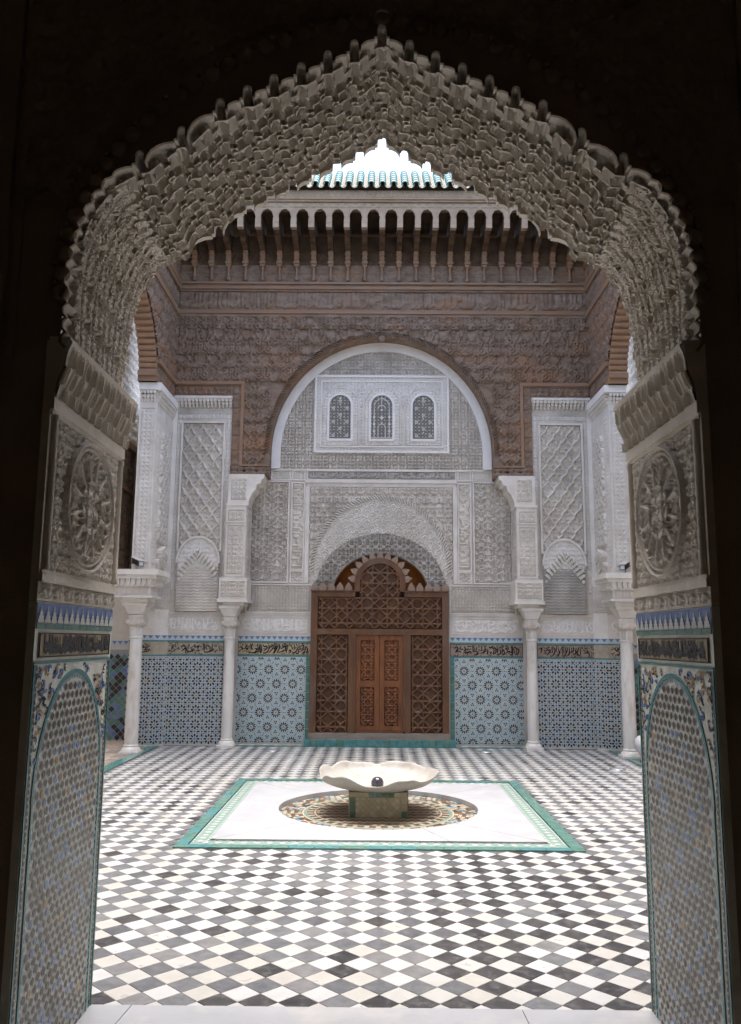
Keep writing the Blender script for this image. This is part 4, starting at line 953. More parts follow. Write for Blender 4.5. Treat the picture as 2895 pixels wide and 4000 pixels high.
# ---- stucco panels of the central bay
def panel(name, fr, u0, u1, v0, v1, fn, depth=.02, m=STUC, w=.002, frame=.022, res=.0098, mask=None, local=True):
    p = relief(name, fr, u0, u1, v0, v1, w, depth, fn, m, fac, res, mask=mask, local=local)
    if frame:
        t = MB(); frame_rect(t, fr, u0-frame, u1+frame, v0-frame, v1+frame, frame, 0, depth+w+.006); t.build('panel_frame', STUC2, p)
    return p
for sg in (-1, 1):
    S = lambda a, c: sorted((sg*a, sg*c))
    panel('lace_panel', FB, *S(1.12, 2.14), 2.06, 2.48, net(.098, .098, .30), .024)
    panel('arabesque_panel', FB, *S(1.51, 2.10), 2.54, 4.16, arab(72, .215, .205, k=5, th=.055), .036)
    panel('vertical_inscription', FB, *S(1.26, 1.44), 2.74, 4.14, lambda u, v: callig(80+sg, 1.4, .18)(v, .18-u), .024)
    panel('rosette_square', FB, *S(1.26, 1.44), 2.545, 2.695, lambda u, v: sstep(np.cos(np.hypot(u-.09, v-.075)*2*np.pi/.045)*.6+.5*np.cos(8*np.arctan2(v-.075, u-.09)), -.1, .4), .018)
    panel('small_panel', FB, *S(1.26, 1.44), 4.215, 4.345, arab(73, .09, .09), .014)
    panel('small_panel', FB, *S(1.50, 1.78), 4.215, 4.345, arab(73, .09, .09), .014)
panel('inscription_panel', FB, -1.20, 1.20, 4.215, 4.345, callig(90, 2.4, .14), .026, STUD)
# square field and the rope arch over the door
rope_o = (1.135, 1.235); fs_, fz = 1.10, 2.72
b = MB(); FB.slab(b, -1.235, 1.235, 4.155, 4.195, 0, .045); FB.slab(b, -1.215, 1.215, 4.09, 4.155, 0, .022)
for sg in (-1, 1): FB.slab(b, *sorted((sg*1.165, sg*1.232)), 2.52, 4.09, 0, .030)
b.build('square_frame', STUC2, fac)
out_ell = lambda u, v, rx, rz, cz: (u/rx)**2+(np.maximum(v-cz, 0)/rz)**2 > 1
in_ell = lambda u, v, rx, rz, cz: (u/rx)**2+(np.maximum(v-cz, 0)/rz)**2 < 1
relief('spandrel_carving', FB, -1.16, 1.16, 2.53, 4.085, .003, .030, arab(74, .15, .15, k=6), STUC, fac, .0095, mask=lambda u, v: out_ell(u, v, 1.13, 1.22, 2.72))
relief('arch_tympanum', FB, -1.08, 1.08, 2.40, 3.90, .001, .022, shells(.17), STUC2, fac, .0095, mask=lambda u, v: in_ell(u, v, 1.075, 1.165, 2.72) & out_ell(u, v, 1.045, .935, 2.39))
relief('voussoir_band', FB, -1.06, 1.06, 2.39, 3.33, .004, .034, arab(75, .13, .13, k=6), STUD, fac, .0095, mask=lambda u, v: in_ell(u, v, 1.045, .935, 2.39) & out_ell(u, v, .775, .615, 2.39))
b = MB(); rope_arch(b, FB, 0, 2.72, 1.105, 1.195, .046, .012, 0, 76); b.build('rope_moulding', STUC2, fac)
b = MB(); rope_arch(b, FB, 0, 2.39, 1.05, .94, .016, .006, 0, 90); b.build('rope_moulding', STUC, fac)
b = MB(); rope_arch(b, FB, 0, 2.39, .775, .617, .018, .012, 0, 70); b.build('rope_moulding', STUC, fac)
b = MB()
for sg in (-1, 1):
    for (rr, w) in ((.062, .024), (.03, .05)): b.lathe([(rr*.2, -w), (rr, -w*.6), (rr*1.05, 0)], (0, 0, 0), 14, cap=False); b.v[-42:] = [(XC+sg*.94+x, Y0+z, 3.76+y) for x, y, z in b.v[-42:]]
b.build('spandrel_bosses', STUC2, fac, kind='stuff')
# ---- tympanum under the great arch, with its three windows
WRX, WRZ, WSP = 1.795, 1.90, 4.63
relief('great_tympanum', FB, -1.72, 1.72, 4.385, 6.48, .002, .034, net(.112, .112, .30, .2), STUC, fac, .0095, mask=lambda u, v: in_ell(u, v, 1.70, 1.80, WSP), local=False)
b = MB(); arch_band(b, FB, 0, WSP, (1.655, 1.755), (1.80, 1.905), 0, .055, 0, 60)
for sg in (-1, 1): FB.slab(b, *sorted((sg*1.655, sg*1.80)), 4.385, WSP, 0, .055)
b.build('plaster_fascia', PLAS, fac)
b = MB(); FB.slab(b, -1.72, 1.72, 4.362, 4.384, 0, .03); b.build('tympanum_sill', STUC2, fac)
FWN = YF(Y0-.03, XC)
b = MB(); FWN.slab(b, -1.11, 1.11, 4.655, 5.975, -.03, 0); wp = b.build('window_panel', STUC2, fac)
b = MB(); frame_rect(b, FWN, -1.11, 1.11, 4.655, 5.975, .035, 0, .022); frame_rect(b, FWN, -1.01, 1.01, 4.75, 5.88, .022, 0, .018); b.build('panel_frame', PLAS, wp)
relief('upper_fret', FWN, -.985, .985, 5.45, 5.855, .001, .014, arab(76, .13, .13), STUC2, wp, mask=lambda u, v: np.all([((u-c)/.31)**2+((v-5.46)/.31)**2 > 1 for c in (-.686, 0, .686)], axis=0))
def pierced(u, v):
    g = .052; a = (u % g)-g/2; c = (v % g)-g/2; return sstep(np.hypot(a, c), .010, .019)
for c in (-.686, 0, .686):
    inw = lambda u, v, k: ((np.abs(u-c) < .175+k) & (v < 5.455) & (v > 4.89-k)) | (((u-c)/(.175+k))**2+((v-5.455)/(.175+k))**2 < 1) & (v >= 5.455)
    relief('pierced_surround', FWN, c-.30, c+.30, 4.785, 5.76, .003, .016, pierced, STUC2, wp, .0105, mask=lambda u, v: inw(u, v, .118) & ~inw(u, v, .03) & (v > 4.79))
    t = MB(); arch_band(t, FWN, c, 5.455, (.295, .295), (.313, .313), 0, .024, 0, 24)
    for sg in (-1, 1): FWN.slab(t, *sorted((c+sg*.295, c+sg*.313)), 4.80, 5.455, 0, .024)
    t.build('blind_arch', STUC2, wp)
    t = MB(); arch_band(t, FWN, c, 5.455, (.175, .175), (.213, .213), 0, .028, 0, 24)
    for sg in (-1, 1): FWN.slab(t, *sorted((c+sg*.175, c+sg*.213)), 4.86, 5.455, 0, .028)
    FWN.slab(t, c-.213, c+.213, 4.85, 4.89, 0, .030); win = t.build('window', PLAS, fac)
    t = MB(); FWN.flat(t, [(c-.174, 4.89), (c+.174, 4.89)]+arc(c, 5.455, .174, .174, 0, 180, 20), .002); t.build('pane', LATT, win)
    t = MB(); g = .0235
    for k in range(-22, 60):       # the fine lattice
        z = 4.895+k*g
        if 4.89 < z < 5.62: hw = .172 if z < 5.455 else math.sqrt(max(.172**2-(z-5.455)**2, 0)); FWN.slab(t, c-hw, c+hw, z, z+.004, .003, .006)
    for k in range(-7, 8):
        u = k*g; top = 5.455+math.sqrt(.172**2-u*u); FWN.slab(t, c+u-.002, c+u+.002, 4.892, top, .0065, .009)
    t.build('lattice', mat('lattice_grey', (.34, .33, .30), rough=.6), win, kind='stuff')
    t = MB()
    if c:
        for r in range(6):
            for uu in ((-.112, .112) if r % 2 == 0 else (0,)):
                z = 4.945+r*.116; arch_band(t, FWN, c+uu, z, (.016, .016), (.027, .027), .009, .016, 0, 13, 0, 360); FWN.flat(t, ngon((c+uu, z), .009, 8), .0165)
            if r % 2 == 0 and r < 5: FWN.flat(t, ngon((c, 4.945+r*.116+.058), .013, 6), .0165)
        FWN.flat(t, ngon((c, 5.575), .02, 10), .0165)
        t.build('lattice_rosettes', STUC2, win, kind='stuff')
    else:
        for (x0, z0, x1, z1) in ((-.165, 4.91, .165, 4.91), (-.125, 4.91, -.125, 5.5), (.125, 4.91, .125, 5.5), (0, 5.43, 0, 5.62), (-.06, 5.08, -.06, 4.91), (.06, 5.08, .06, 4.91)):
            FWN.slab(t, c+min(x0, x1)-.006, c+max(x0, x1)+.006, min(z0, z1)-.006, max(z0, z1)+.006, .009, .016)
        arch_band(t, FWN, c, 5.08, (.055, .055), (.067, .067), .009, .016, 0, 14); arch_band(t, FWN, c, 5.40, (.055, .055), (.067, .067), .009, .016, 0, 14)
        arch_band(t, FWN, c, 5.42, (.118, .15), (.13, .162), .009, .016, 0, 16)
        for z, r in ((5.25, .045), (5.38, .03), (5.16, .022)): FWN.prism(t, [(c+(r if k % 2 == 0 else r*.45)*math.cos(k*math.pi/4), z+(r if k % 2 == 0 else r*.45)*math.sin(k*math.pi/4)) for k in range(8)], .009, .017)
        for sx_ in (-1, 1):
            for z in (5.02, 5.14, 5.26): FWN.prism(t, ngon((c+sx_*.125, z), .022, 6), .009, .017)
        t.build('lattice_tracery', STUC2, win, kind='stuff')
# ---- cedar wall with the great arch
YW = 12.965; FWD = YF(YW, XC); XW0, XW1 = -3.37, 3.38
outw = lambda u, v: out_ell(u, v, 1.885, 1.99, WSP)
b = MB(); A = arc(0, WSP, WRX+.01, WRZ+.01, 180, 0, 61)
for i in range(60): FWD.flat(b, [A[i], A[i+1], (A[i+1][0], 8.3), (A[i][0], 8.3)], 0)
for sg in (-1, 1):
    FWD.flat(b, [(sg*(WRX+.01), 4.21), (sg*2.425, 4.21), (sg*2.425, 5.50), (sg*3.40, 5.50), (sg*3.40, 8.3), (sg*(WRX+.01), 8.3)], 0)
    b.poly([FWD.p(sg*(WRX+.01), 4.21, 0), FWD.p(sg*2.425, 4.21, 0), FWD.p(sg*2.425, 4.21, -.28), FWD.p(sg*(WRX+.01), 4.21, -.28)])
    b.poly([FWD.p(sg*(WRX+.01), 4.21, 0), FWD.p(sg*(WRX+.01), WSP, 0), FWD.p(sg*(WRX+.01), WSP, -.28), FWD.p(sg*(WRX+.01), 4.21, -.28)])
for i in range(60): b.poly([FWD.p(*A[i], 0), FWD.p(*A[i+1], 0), FWD.p(*A[i+1], -.28), FWD.p(*A[i], -.28)])
b.build('cedar_backing', WOOD, fac)
rows = [(5.775, 6.0), (6.003, 6.225), (6.228, 6.45), (6.453, 6.665), (6.668, 6.88)]
wp_ = arab(101, .52, .44, k=6, th=.05, leaves=10); wp2 = arab(102, .46, .44, k=5, th=.055, leaves=8)
for k, (z0, z1) in enumerate(rows):
    relief('cedar_plank', FWD, XW0, XW1, z0, z1, .006, .034, (lambda u, v, z0=z0, k=k: (wp_ if k < 3 else wp2)(u+(.0 if k % 2 else .13), v+z0)), WOOD, fac, .0125, mask=outw)
for sg in (-1, 1):
    for z0, z1 in ((4.385, 4.62), (4.623, 4.86), (4.863, 5.09), (5.093, 5.32), (5.323, 5.55), (5.553, 5.765)):
        relief('cedar_plank', FWD, *sorted((sg*1.805, sg*2.235)), z0, z1, .006, .034, (lambda u, v, z0=z0: wp_(u if sg > 0 else .43-u, v+z0)), WOOD, fac, .0125, mask=outw)
        relief('cedar_plank', FWD, *sorted((sg*2.285, sg*2.42)), z0, z1, .004, .012, arab(103, .22, .22), WOOD, fac, .0125)
    relief('cedar_band', FWD, *sorted((sg*2.43, sg*3.37)), 5.515, 5.70, .004, .020, arab(104, .21, .19), WOOD, fac, .0125)
    relief('cedar_bracket_block', FWD, *sorted((sg*1.80, sg*2.42)), 4.215, 4.36, .02, .022, arab(104, .21, .145), WOOD, fac, .0125)
    t = MB(); FWD.slab(t, *sorted((sg*1.795, sg*2.425)), 4.205, 4.362, 0, .02); t.build('cedar_bracket', WOOD, fac)
    t = MB(); FWD.slab(t, *sorted((sg*1.80, sg*2.29)), 4.362, 4.386, 0, .045); FWD.slab(t, *sorted((sg*2.235, sg*2.285)), 4.386, 5.72, 0, .04); t.build('cedar_moulding', WOODM, fac)
    t = MB(); FWD.slab(t, *sorted((sg*2.235, sg*3.385)), 5.72, 5.772, 0, .045); FWD.slab(t, *sorted((sg*2.285, sg*3.385)), 5.70, 5.72, 0, .025); t.build('cedar_moulding', WOODM, fac)
b = MB(); rope_arch(b, FWD, 0, WSP, 1.842, 1.947, .044, .008, 0, 130); b.build('rope_arch', WOOD, fac)
b = MB(); b.lathe([(.01, -.05), (.05, -.04), (.06, 0)], (0, 0, 0), 12, cap=False); b.v = [(XC+x, YW-.03+z, 6.50+y) for x, y, z in b.v]; b.build('arch_boss', WOOD, fac)
for (z0, z1, w) in ((6.882, 6.93, .035), (6.93, 6.965, .055), (6.965, 7.005, .03)):
    b = MB(); FWD.slab(b, XW0, XW1, z0, z1, 0, w); b.build('cedar_moulding', WOODM if z0 > 6.92 else WOOD, fac)
for k in range(5):
    u0 = XW0+k*(XW1-XW0)/5; u1 = u0+(XW1-XW0)/5-.006
    relief('frieze_board', FWD, u0, u1, 7.01, 7.318, .004, .026, (lambda u, v, k=k: np.maximum(callig(110+k, 1.35, .30)(u, v), .55*arab(105, .24, .3)(u, v))), WOOD, fac, .0125)
for (z0, z1, w) in ((7.32, 7.355, .03), (7.355, 7.40, .055), (7.40, 7.44, .035), (7.44, 7.475, .065)):
    b = MB(); FWD.slab(b, XW0, XW1, z0, z1, 0, w); b.build('cedar_moulding', WOODM if w > .05 else WOOD, fac)
for (z0, z1) in ((7.478, 7.63), (7.633, 7.79), (7.793, 8.03)):
    relief('upper_board', FWD, XW0, XW1, z0, z1, .002, .014, arab(106, .283, .30), WOOD if z0 < 7.7 else WOODU, fac, .0135)  # top row coloured darker to paint in the shade between brackets
b = MB(); FWD.slab(b, XW0, XW1, 8.032, 8.30, 0, .006); b.build('eave_shade_board', WOODU, fac)  # dark strip added as painted soffit shade behind the brackets
# ---- side bays: lozenge panel over a stalactite niche
for sg in (-1, 1):
    S = lambda a, c: sorted((sg*a, sg*c))
    panel('lozenge_panel', FA, *S(2.555, 3.205), 3.02, 5.075, sebka(.205, .285, arab(77, .103, .143)), .045, STUC, mask=None, frame=.03)
    lz = fac.children[-1]
    for (a, c) in ((2.43, 2.52), (3.24, 3.33)): panel('border_strip', FA, *S(a+.012, c-.012), 2.36, 5.14, callig(120, 2.8, .07) if False else (lambda u, v: arab(78, .066, .12)(u, v)), .014, STUC2, frame=0)
    panel('border_strip', FA, *S(2.45, 3.31), 5.16, 5.225, arab(78, .12, .065), .012, STUC2, frame=0)
    panel('cartouche_frieze', FA, *S(2.45, 3.31), 5.235, 5.335, net(.105, .2, .3), .012, STUC, frame=0)
    b = MB(); FA.slab(b, *S(2.42, 3.36), 5.47, 5.51, 0, .12); b.build('cornice_fillet', STUC2, fac)
    for k in range(15):
        u = sg*(2.455+k*.0605); t = MB()
        for (dz, w0, w1, hw) in ((0, .03, .105, .026), (-.045, .015, .07, .022), (-.085, 0, .04, .016)): FA.prism(t, [(u-hw, 5.47+dz), (u-hw, 5.435+dz), (u, 5.415+dz), (u+hw, 5.435+dz), (u+hw, 5.47+dz)], 0, w1)
        t.build('stalactite', STUC2, fac)
    # niche
    cu = sg*2.88; NH = .325
    t = MB(); q = [(cu-NH, 2.05), (cu+NH, 2.05)]+[(cu+NH*math.cos(a)*(1 if True else 0), 2.80+.40*math.sin(a)**.8) for a in np.linspace(0, math.pi, 24)]
    FA.flat(t, q, .052); t.build('niche_field', STUC2, fac)
    nk = lambda u, v: (np.abs(u-cu) < NH) & (v < 2.80) | (((u-cu)/NH)**2+((v-2.80)/.40)**2 < 1) & (v >= 2.8)
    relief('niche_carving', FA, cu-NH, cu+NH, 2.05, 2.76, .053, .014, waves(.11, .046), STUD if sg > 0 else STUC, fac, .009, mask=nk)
    relief('niche_head_carving', FA, cu-NH, cu+NH, 2.72, 3.20, .054, .010, arab(79, .15, .15), STUC2, fac, .0105, mask=nk)
    t = MB(); arch_band(t, FA, cu, 2.80, (NH, .40), (NH+.025, .43), .04, .085, 0, 26); t.build('niche_arch', STUC2, fac)
    for r in range(4):
        n = 14
        for k in range(n+(r % 2)):
            tt = (k+.5-(.5 if r % 2 else 0))/n*2-1
            if abs(tt) > .97: continue
            u = cu+tt*(NH-.012); v = 2.52+.34*(1-abs(tt)**1.25)+r*.047
            hw, hh = .0205, .034; t = MB()
            FA.prism(t, [(u-hw, v-hh*.3), (u, v-hh), (u+hw, v-hh*.3), (u+hw, v+hh*.6), (u-hw, v+hh*.6)], .05, .075+.016*r); t.build('stalactite', STUC2, fac)
    # pier above the column
    pb = MB(); pb.box(XC+sg*2.12, XC+sg*2.44, 12.80, 13.26, 2.56, 3.70); pier = pb.build('pier', STUC2, fac)
    FP = YF(12.80, XC)
    relief('pier_panel', FP, *S(2.16, 2.40), 2.62, 3.38, .002, .014, arab(81, .12, .15), STUC, pier, .0105); relief('pier_panel', FP, *S(2.16, 2.40), 3.46, 3.62, .002, .014, arab(81, .12, .15), STUC, pier, .0105)
    t = MB(); frame_rect(t, FP, *S(2.135, 2.425), 2.59, 3.41, .018, 0, .018); frame_rect(t, FP, *S(2.135, 2.425), 3.43, 3.65, .016, 0, .018); t.build('pier_frame', STUC2, pier)
    FPs = Frame((XC+sg*2.12, 12.80, 0), (0, 1, 0), (0, 0, 1), (-sg, 0, 0)); relief('pier_panel', FPs, .03, .42, 2.62, 3.62, .002, .012, arab(81, .12, .15), STUC, pier, .0105)
    t = MB(); t.box(XC+sg*2.07, XC+sg*2.50, 12.74, 13.26, 2.235, 2.56); blk = t.build('impost_block', STUC2, fac)
    FK = YF(12.74, XC); relief('block_panel', FK, *S(2.10, 2.47), 2.27, 2.52, .002, .016, net(.09, .125, .3), STUC, blk, .0105)
    t = MB(); t.box(XC+sg*2.05, XC+sg*2.52, 12.72, 13.26, 2.185, 2.234); t.box(XC+sg*2.12, XC+sg*2.44, 12.79, 13.26, 2.135, 2.184); t.build('impost_plate', STUC2, blk)
    # bracket that carries the cedar
    P = [(2.42, 4.205), (2.42, 3.70), (2.10, 3.70), (2.08, 3.76)]+[(1.90+.18*math.cos(a)+.0, 4.03-.25*math.sin(a)) for a in np.linspace(.25, 1.4, 6)][::1]+[(1.86, 3.86), (1.84, 4.02), (1.83, 4.205)]
    P = [(2.42, 4.205), (2.42, 3.72), (2.10, 3.72), (2.085, 3.80), (2.04, 3.90), (1.98, 3.97), (1.97, 4.04), (1.91, 4.06), (1.90, 4.12), (1.86, 4.14), (1.855, 4.205)]
    t = MB(); FP.prism(t, [(sg*u, v) for u, v in P], -.46, .0); t.build('corbel_bracket', STUC2, fac)
    relief('corbel_panel', FP, *S(2.13, 2.37), 3.79, 4.15, .002, .014, arab(81, .12, .15), STUC, fac, .0105)
    t = MB(); t.box(XC+sg*2.09, XC+sg*2.45, 12.78, 13.26, 3.70, 3.73); t.build('pier_cap', STUC2, fac)

# ================================================================ door screen
door = empty('door_screen', (XC, 13.2, .1), 'dark carved cedar door screen with round head and two small leaves', 'door')
FD = YF(13.17, XC-.012)
def dslab(u0, u1, v0, v1, w0, w1, m, nm, par=None): t = MB(); FD.slab(t, u0, u1, v0, v1, w0, w1); return t.build(nm, m, par or door)
dslab(-1.09, -.985, .11, 2.385, -.06, .03, WOODD, 'stile'); dslab(.985, 1.09, .11, 2.385, -.06, .03, WOODD, 'stile')
dslab(-1.095, 1.095, .10, .20, -.06, .045, WOODG, 'sill')
dslab(-.985, 1.0-.015, 1.705, 1.80, -.06, .03, WOODD, 'rail')
for sg in (-1, 1):
    dslab(*sorted((sg*.39, sg*.985)), 2.30, 2.385, -.06, .03, WOODD, 'rail'); dslab(*sorted((sg*.40, sg*1.10)), 2.386, 2.402, -.06, .045, WOODD, 'cap_moulding')
    dslab(*sorted((sg*.405, sg*.49)), .20, 1.705, -.06, .03, WOODD, 'stile')
    relief('lattice_panel', FD, *sorted((sg*.492, sg*.984)), .202, 1.704, -.03, .045, star(.40, .0135, .29, .34), WOODD, door, .0088, local=False)
relief('lattice_panel', FD, -.984, .984, 1.802, 2.299, -.03, .045, star(.40, .0135, .29, .34), WOODD, door, .0088, local=False)
relief('arched_panel', FD, -.34, .34, 2.30, 2.86, -.03, .045, star(.40, .0135, .29, .34), WOODD, door, .0088, local=False, mask=lambda u, v: (np.abs(u) < .325) & (v < 2.53) | ((u/.325)**2+((v-2.53)/.315)**2 < 1))
t = MB(); arch_band(t, FD, 0, 2.53, (.315, .305), (.405, .39), -.06, .03, 0, 30)
for sg in (-1, 1): FD.slab(t, *sorted((sg*.315, sg*.405)), 2.385, 2.53, -.06, .03)
t.build('arched_frame', WOODD, door)
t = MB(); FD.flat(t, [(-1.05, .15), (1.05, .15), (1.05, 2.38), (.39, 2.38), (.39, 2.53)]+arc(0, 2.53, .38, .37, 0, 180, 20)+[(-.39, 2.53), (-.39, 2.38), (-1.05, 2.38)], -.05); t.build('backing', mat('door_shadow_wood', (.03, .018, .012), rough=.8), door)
def leaf_crest(c, ang, s_):
    P = [(-.05, 0), (-.075, .02), (-.055, .035), (-.068, .055), (-.045, .068), (-.052, .09), (-.026, .10), (-.024, .12), (0, .145), (.024, .12), (.026, .10), (.052, .09), (.045, .068), (.068, .055), (.055, .035), (.075, .02), (.05, 0)]
    ca, sa = math.cos(ang), math.sin(ang); return [(c[0]+s_*(x*ca-y*sa), c[1]+s_*(x*sa+y*ca)) for x, y in P]
CRST = mat('crest_wood', (.24, .17, .125), (.30, .225, .18), 8, .75)
for a in np.linspace(8, 172, 11):
    r = math.radians(a); t = MB(); FD.prism(t, leaf_crest((.402*math.cos(r), 2.53+.388*math.sin(r)), r-math.pi/2, .82), -.03, .012); t.build('crest_leaf', CRST, door)
for sg in (-1, 1):
    for k in range(5): t = MB(); FD.prism(t, leaf_crest((sg*(.50+k*.135), 2.402), 0, .92), -.03, .012); t.build('crest_leaf', CRST, door)
for sg in (-1, 1):
    t = MB(); u0, u1 = sorted((sg*.004, sg*.372)); L = []
    for (a, c, v0, v1) in ((u0, u1, .235, .31), (u0, u1, 1.62, 1.70), (u0, u1, .90, 1.0), (u0, u0+.075, .31, .90), (u1-.075, u1, .31, .90), (u0, u0+.075, 1.0, 1.62), (u1-.075, u1, 1.0, 1.62)): FD.slab(t, a, c, v0, v1, -.02, .012)
    lf = t.build('door_leaf', WOODL, door)
    for (v0, v1) in ((.31, .90), (1.0, 1.62)): relief('leaf_lattice', FD, u0+.076, u1-.076, v0, v1, -.025, .032, star(.235, .010, .29, .36), WOODL, lf, .008)
    dslab(*sorted((sg*.374, sg*.404)), .22, 1.704, -.03, .042, WOODD, 'jamb')
dslab(-.372, .372, .201, .232, -.03, .02, WOODD, 'jamb'); 

# ================================================================ marble columns
def column(x, y, h0, s_, label, zc=2.135):
    c = empty('marble_column', (x, y, 0), label, 'column', 'marble columns of the courtyard')
    t = MB(); t.box(x-.135*s_, x+.135*s_, y-.135*s_, y+.135*s_, 0, .035); t.lathe([(.135*s_, .035), (.13*s_, .06), (.112*s_, .085), (.098*s_, .10), (.103*s_, .115), (.094*s_, .13)], (x, y, 0), 28); smooth_by_angle(t.build('base', MARBC, c), 35)
    t = MB(); t.lathe([(.090*s_, .13), (.091*s_, .5), (.088*s_, 1.0), (.081*s_, 1.62)], (x, y, 0), 32); smooth_by_angle(t.build('shaft', MARBC, c), 35)
    t = MB(); t.lathe([(.081*s_, 1.62), (.093*s_, 1.63), (.093*s_, 1.645), (.082*s_, 1.655)], (x, y, 0), 28); smooth_by_angle(t.build('necking', MARBC, c), 35)
    t = MB(); n = 20
    for k in range(n):
        a = 2*math.pi*k/n; t.tube([(x+.075*s_*math.cos(a), y+.075*s_*math.sin(a), 1.655), (x+.078*s_*math.cos(a), y+.078*s_*math.sin(a), 1.76), (x+.092*s_*math.cos(a), y+.092*s_*math.sin(a), 1.795)], [.012*s_, .013*s_, .010*s_], 5)
    t.lathe([(.072*s_, 1.655), (.076*s_, 1.80)], (x, y, 0), 20); cp = t.build('capital', MARBC, c)
    t = MB(); R_ = [(.085, 1.80), (.115, 1.83), (.118, 1.90), (.11, 1.96)]
    rg = []
    for r, z in R_: rg.append([(x+r*s_*(1 if abs(a) < .5 else 1)*math.copysign(min(abs(math.cos(a))*1.25, 1), math.cos(a)), y+r*s_*math.copysign(min(abs(math.sin(a))*1.25, 1), math.sin(a)), z) for a in [2*math.pi*(k+.5)/16 for k in range(16)]])
    for i in range(3): t.extr(rg[i], rg[i+1], caps=(i == 2))
    for sx_ in (-1, 1):
        for sy_ in (-1, 1):
            t.lathe([(.01*s_, -.03), (.034*s_, -.022), (.036*s_, .02), (.012*s_, .03)], (x+sx_*.10*s_, y+sy_*.10*s_, 1.865), 10)
    smooth_by_angle(t.build('volutes', mat('capital_marble', (.56, .51, .45), (.66, .62, .57), 14, .6, .4, 60, stain=(.38, .31, .25), stain_scale=8, stain_amt=.5), cp), 40)
    t = MB(); k = .15*s_; t.extr([(x-.10*s_, y-.10*s_, 1.965), (x+.10*s_, y-.10*s_, 1.965), (x+.10*s_, y+.10*s_, 1.965), (x-.10*s_, y+.10*s_, 1.965)], [(x-k, y-k, zc-.05), (x+k, y-k, zc-.05), (x+k, y+k, zc-.05), (x-k, y+k, zc-.05)]); t.box(x-k-.02, x+k+.02, y-k-.02, y+k+.02, zc-.049, zc-.002); t.build('abacus', STUC2, cp)
    return c
column(XC-2.335, 12.93, 0, .95, 'slender white marble column left of the wooden door screen')
column(XC+2.335, 12.93, 0, .95, 'slender white marble column right of the wooden door screen')
column(-3.475, 12.12, 0, 1.05, 'stouter marble column at the left gallery edge under a security camera')
column(3.635, 12.12, 0, 1.05, 'marble column at the right gallery edge, half hidden by the tiled jamb')

# ================================================================ bracketed cedar eave and glazed roof
eave = empty('bracketed_eave', (XC, 12.6, 7.5), 'cedar eave on carved brackets under green glazed roof tiles, above the end wall', 'eave')
YE = 12.24; BS = .2825; XB = .065
def bracket(x):
    t = MB(); P = [(12.955, 7.985), (12.86, 7.985), (12.78, 8.0), (12.72, 8.03), (12.66, 8.02), (12.58, 8.03), (12.52, 8.075), (12.46, 8.10), (12.42, 8.085), (12.36, 8.10), (12.31, 8.15), (12.29, 8.17), (YE+.034, 8.17), (YE+.034, 8.495), (12.955, 8.495)]
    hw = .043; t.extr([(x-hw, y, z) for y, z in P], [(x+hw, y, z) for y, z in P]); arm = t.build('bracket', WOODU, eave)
    t = MB(); t.lathe([(.024, 7.565), (.027, 7.58), (.021, 7.60), (.020, 7.70), (.025, 7.715), (.022, 7.73)], (x, 12.90, 0), 10); smooth_by_angle(t.build('colonnette', WOODM, arm))
    t = MB(); t.lathe([(.012, 7.482), (.034, 7.495), (.037, 7.53), (.03, 7.56), (.02, 7.566)], (x, 12.90, 0), 10); smooth_by_angle(t.build('knob', WOOD, arm))
    t = MB(); t.box(x-.046, x+.046, YE+.001, YE+.09, 8.095, 8.173); t.build('bracket_head', WOODE, arm)
    t = MB()
    for (z0, z1, hw, y0) in ((7.73, 7.775, .036, 12.865), (7.775, 7.815, .05, 12.845), (7.815, 7.85, .034, 12.86), (7.85, 7.88, .044, 12.85), (7.88, 7.915, .034, 12.84), (7.915, 7.95, .044, 12.83), (7.95, 7.985, .038, 12.82)): t.box(x-hw, x+hw, y0, 12.957, z0, z1)
    t.build('stepped_block', WOODM, arm)
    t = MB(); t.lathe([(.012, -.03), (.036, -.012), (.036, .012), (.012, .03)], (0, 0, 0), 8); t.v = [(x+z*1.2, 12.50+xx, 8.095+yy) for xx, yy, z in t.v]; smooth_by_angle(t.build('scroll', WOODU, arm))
NB_ = 12
for i in range(-NB_, NB_+1): bracket(XB+i*BS)
FE = YF(YE, XB)
for i in range(-NB_, NB_):       # one pierced fascia arch for each bay
    t = MB(); u = (i+.5)*BS; hw = BS/2; aw = .094; n = 20
    A_ = []
    for k in range(n+1):
        a = math.pi*k/n; r = 1+.055*abs(math.sin(a*4.5)); A_.append((u-aw*r*math.cos(a), 8.27+.125*r*math.sin(a)))
    for k in range(n): FE.prism(t, [A_[k], A_[k+1], (A_[k+1][0], 8.512), (A_[k][0], 8.512)], -.03, .0)
    FE.prism(t, [(u-hw, 8.175), (u-aw, 8.175), A_[0], (A_[0][0], 8.512), (u-hw, 8.512)], -.03, 0); FE.prism(t, [(u+hw, 8.175), (u+aw, 8.175), A_[-1], (A_[-1][0], 8.512), (u+hw, 8.512)], -.03, 0)
    fb = t.build('fascia_bay', WOODE, eave)
    t = MB()
    for k in range(n): a0, a1 = A_[k], A_[k+1]; c = np.array([u, 8.27]); o0 = c+(np.array(a0)-c)*1.16; o1 = c+(np.array(a1)-c)*1.16; FE.prism(t, [a0, a1, tuple(o1), tuple(o0)], 0, .010)
    t.build('arch_trim', WOODE, fb)
relief('fascia_carving', FE, -NB_*BS, NB_*BS, 8.425, 8.51, .001, .012, arab(131, BS/2, .085), WOODE, eave, .0115)
for (z0, z1, y0, m) in ((8.513, 8.545, YE-.035, WOODE), (8.545, 8.565, YE-.06, WOODE)):
    t = MB(); t.box(XB-NB_*BS, XB+NB_*BS, y0, YE+.3, z0, z1); t.build('eave_moulding', m, eave)
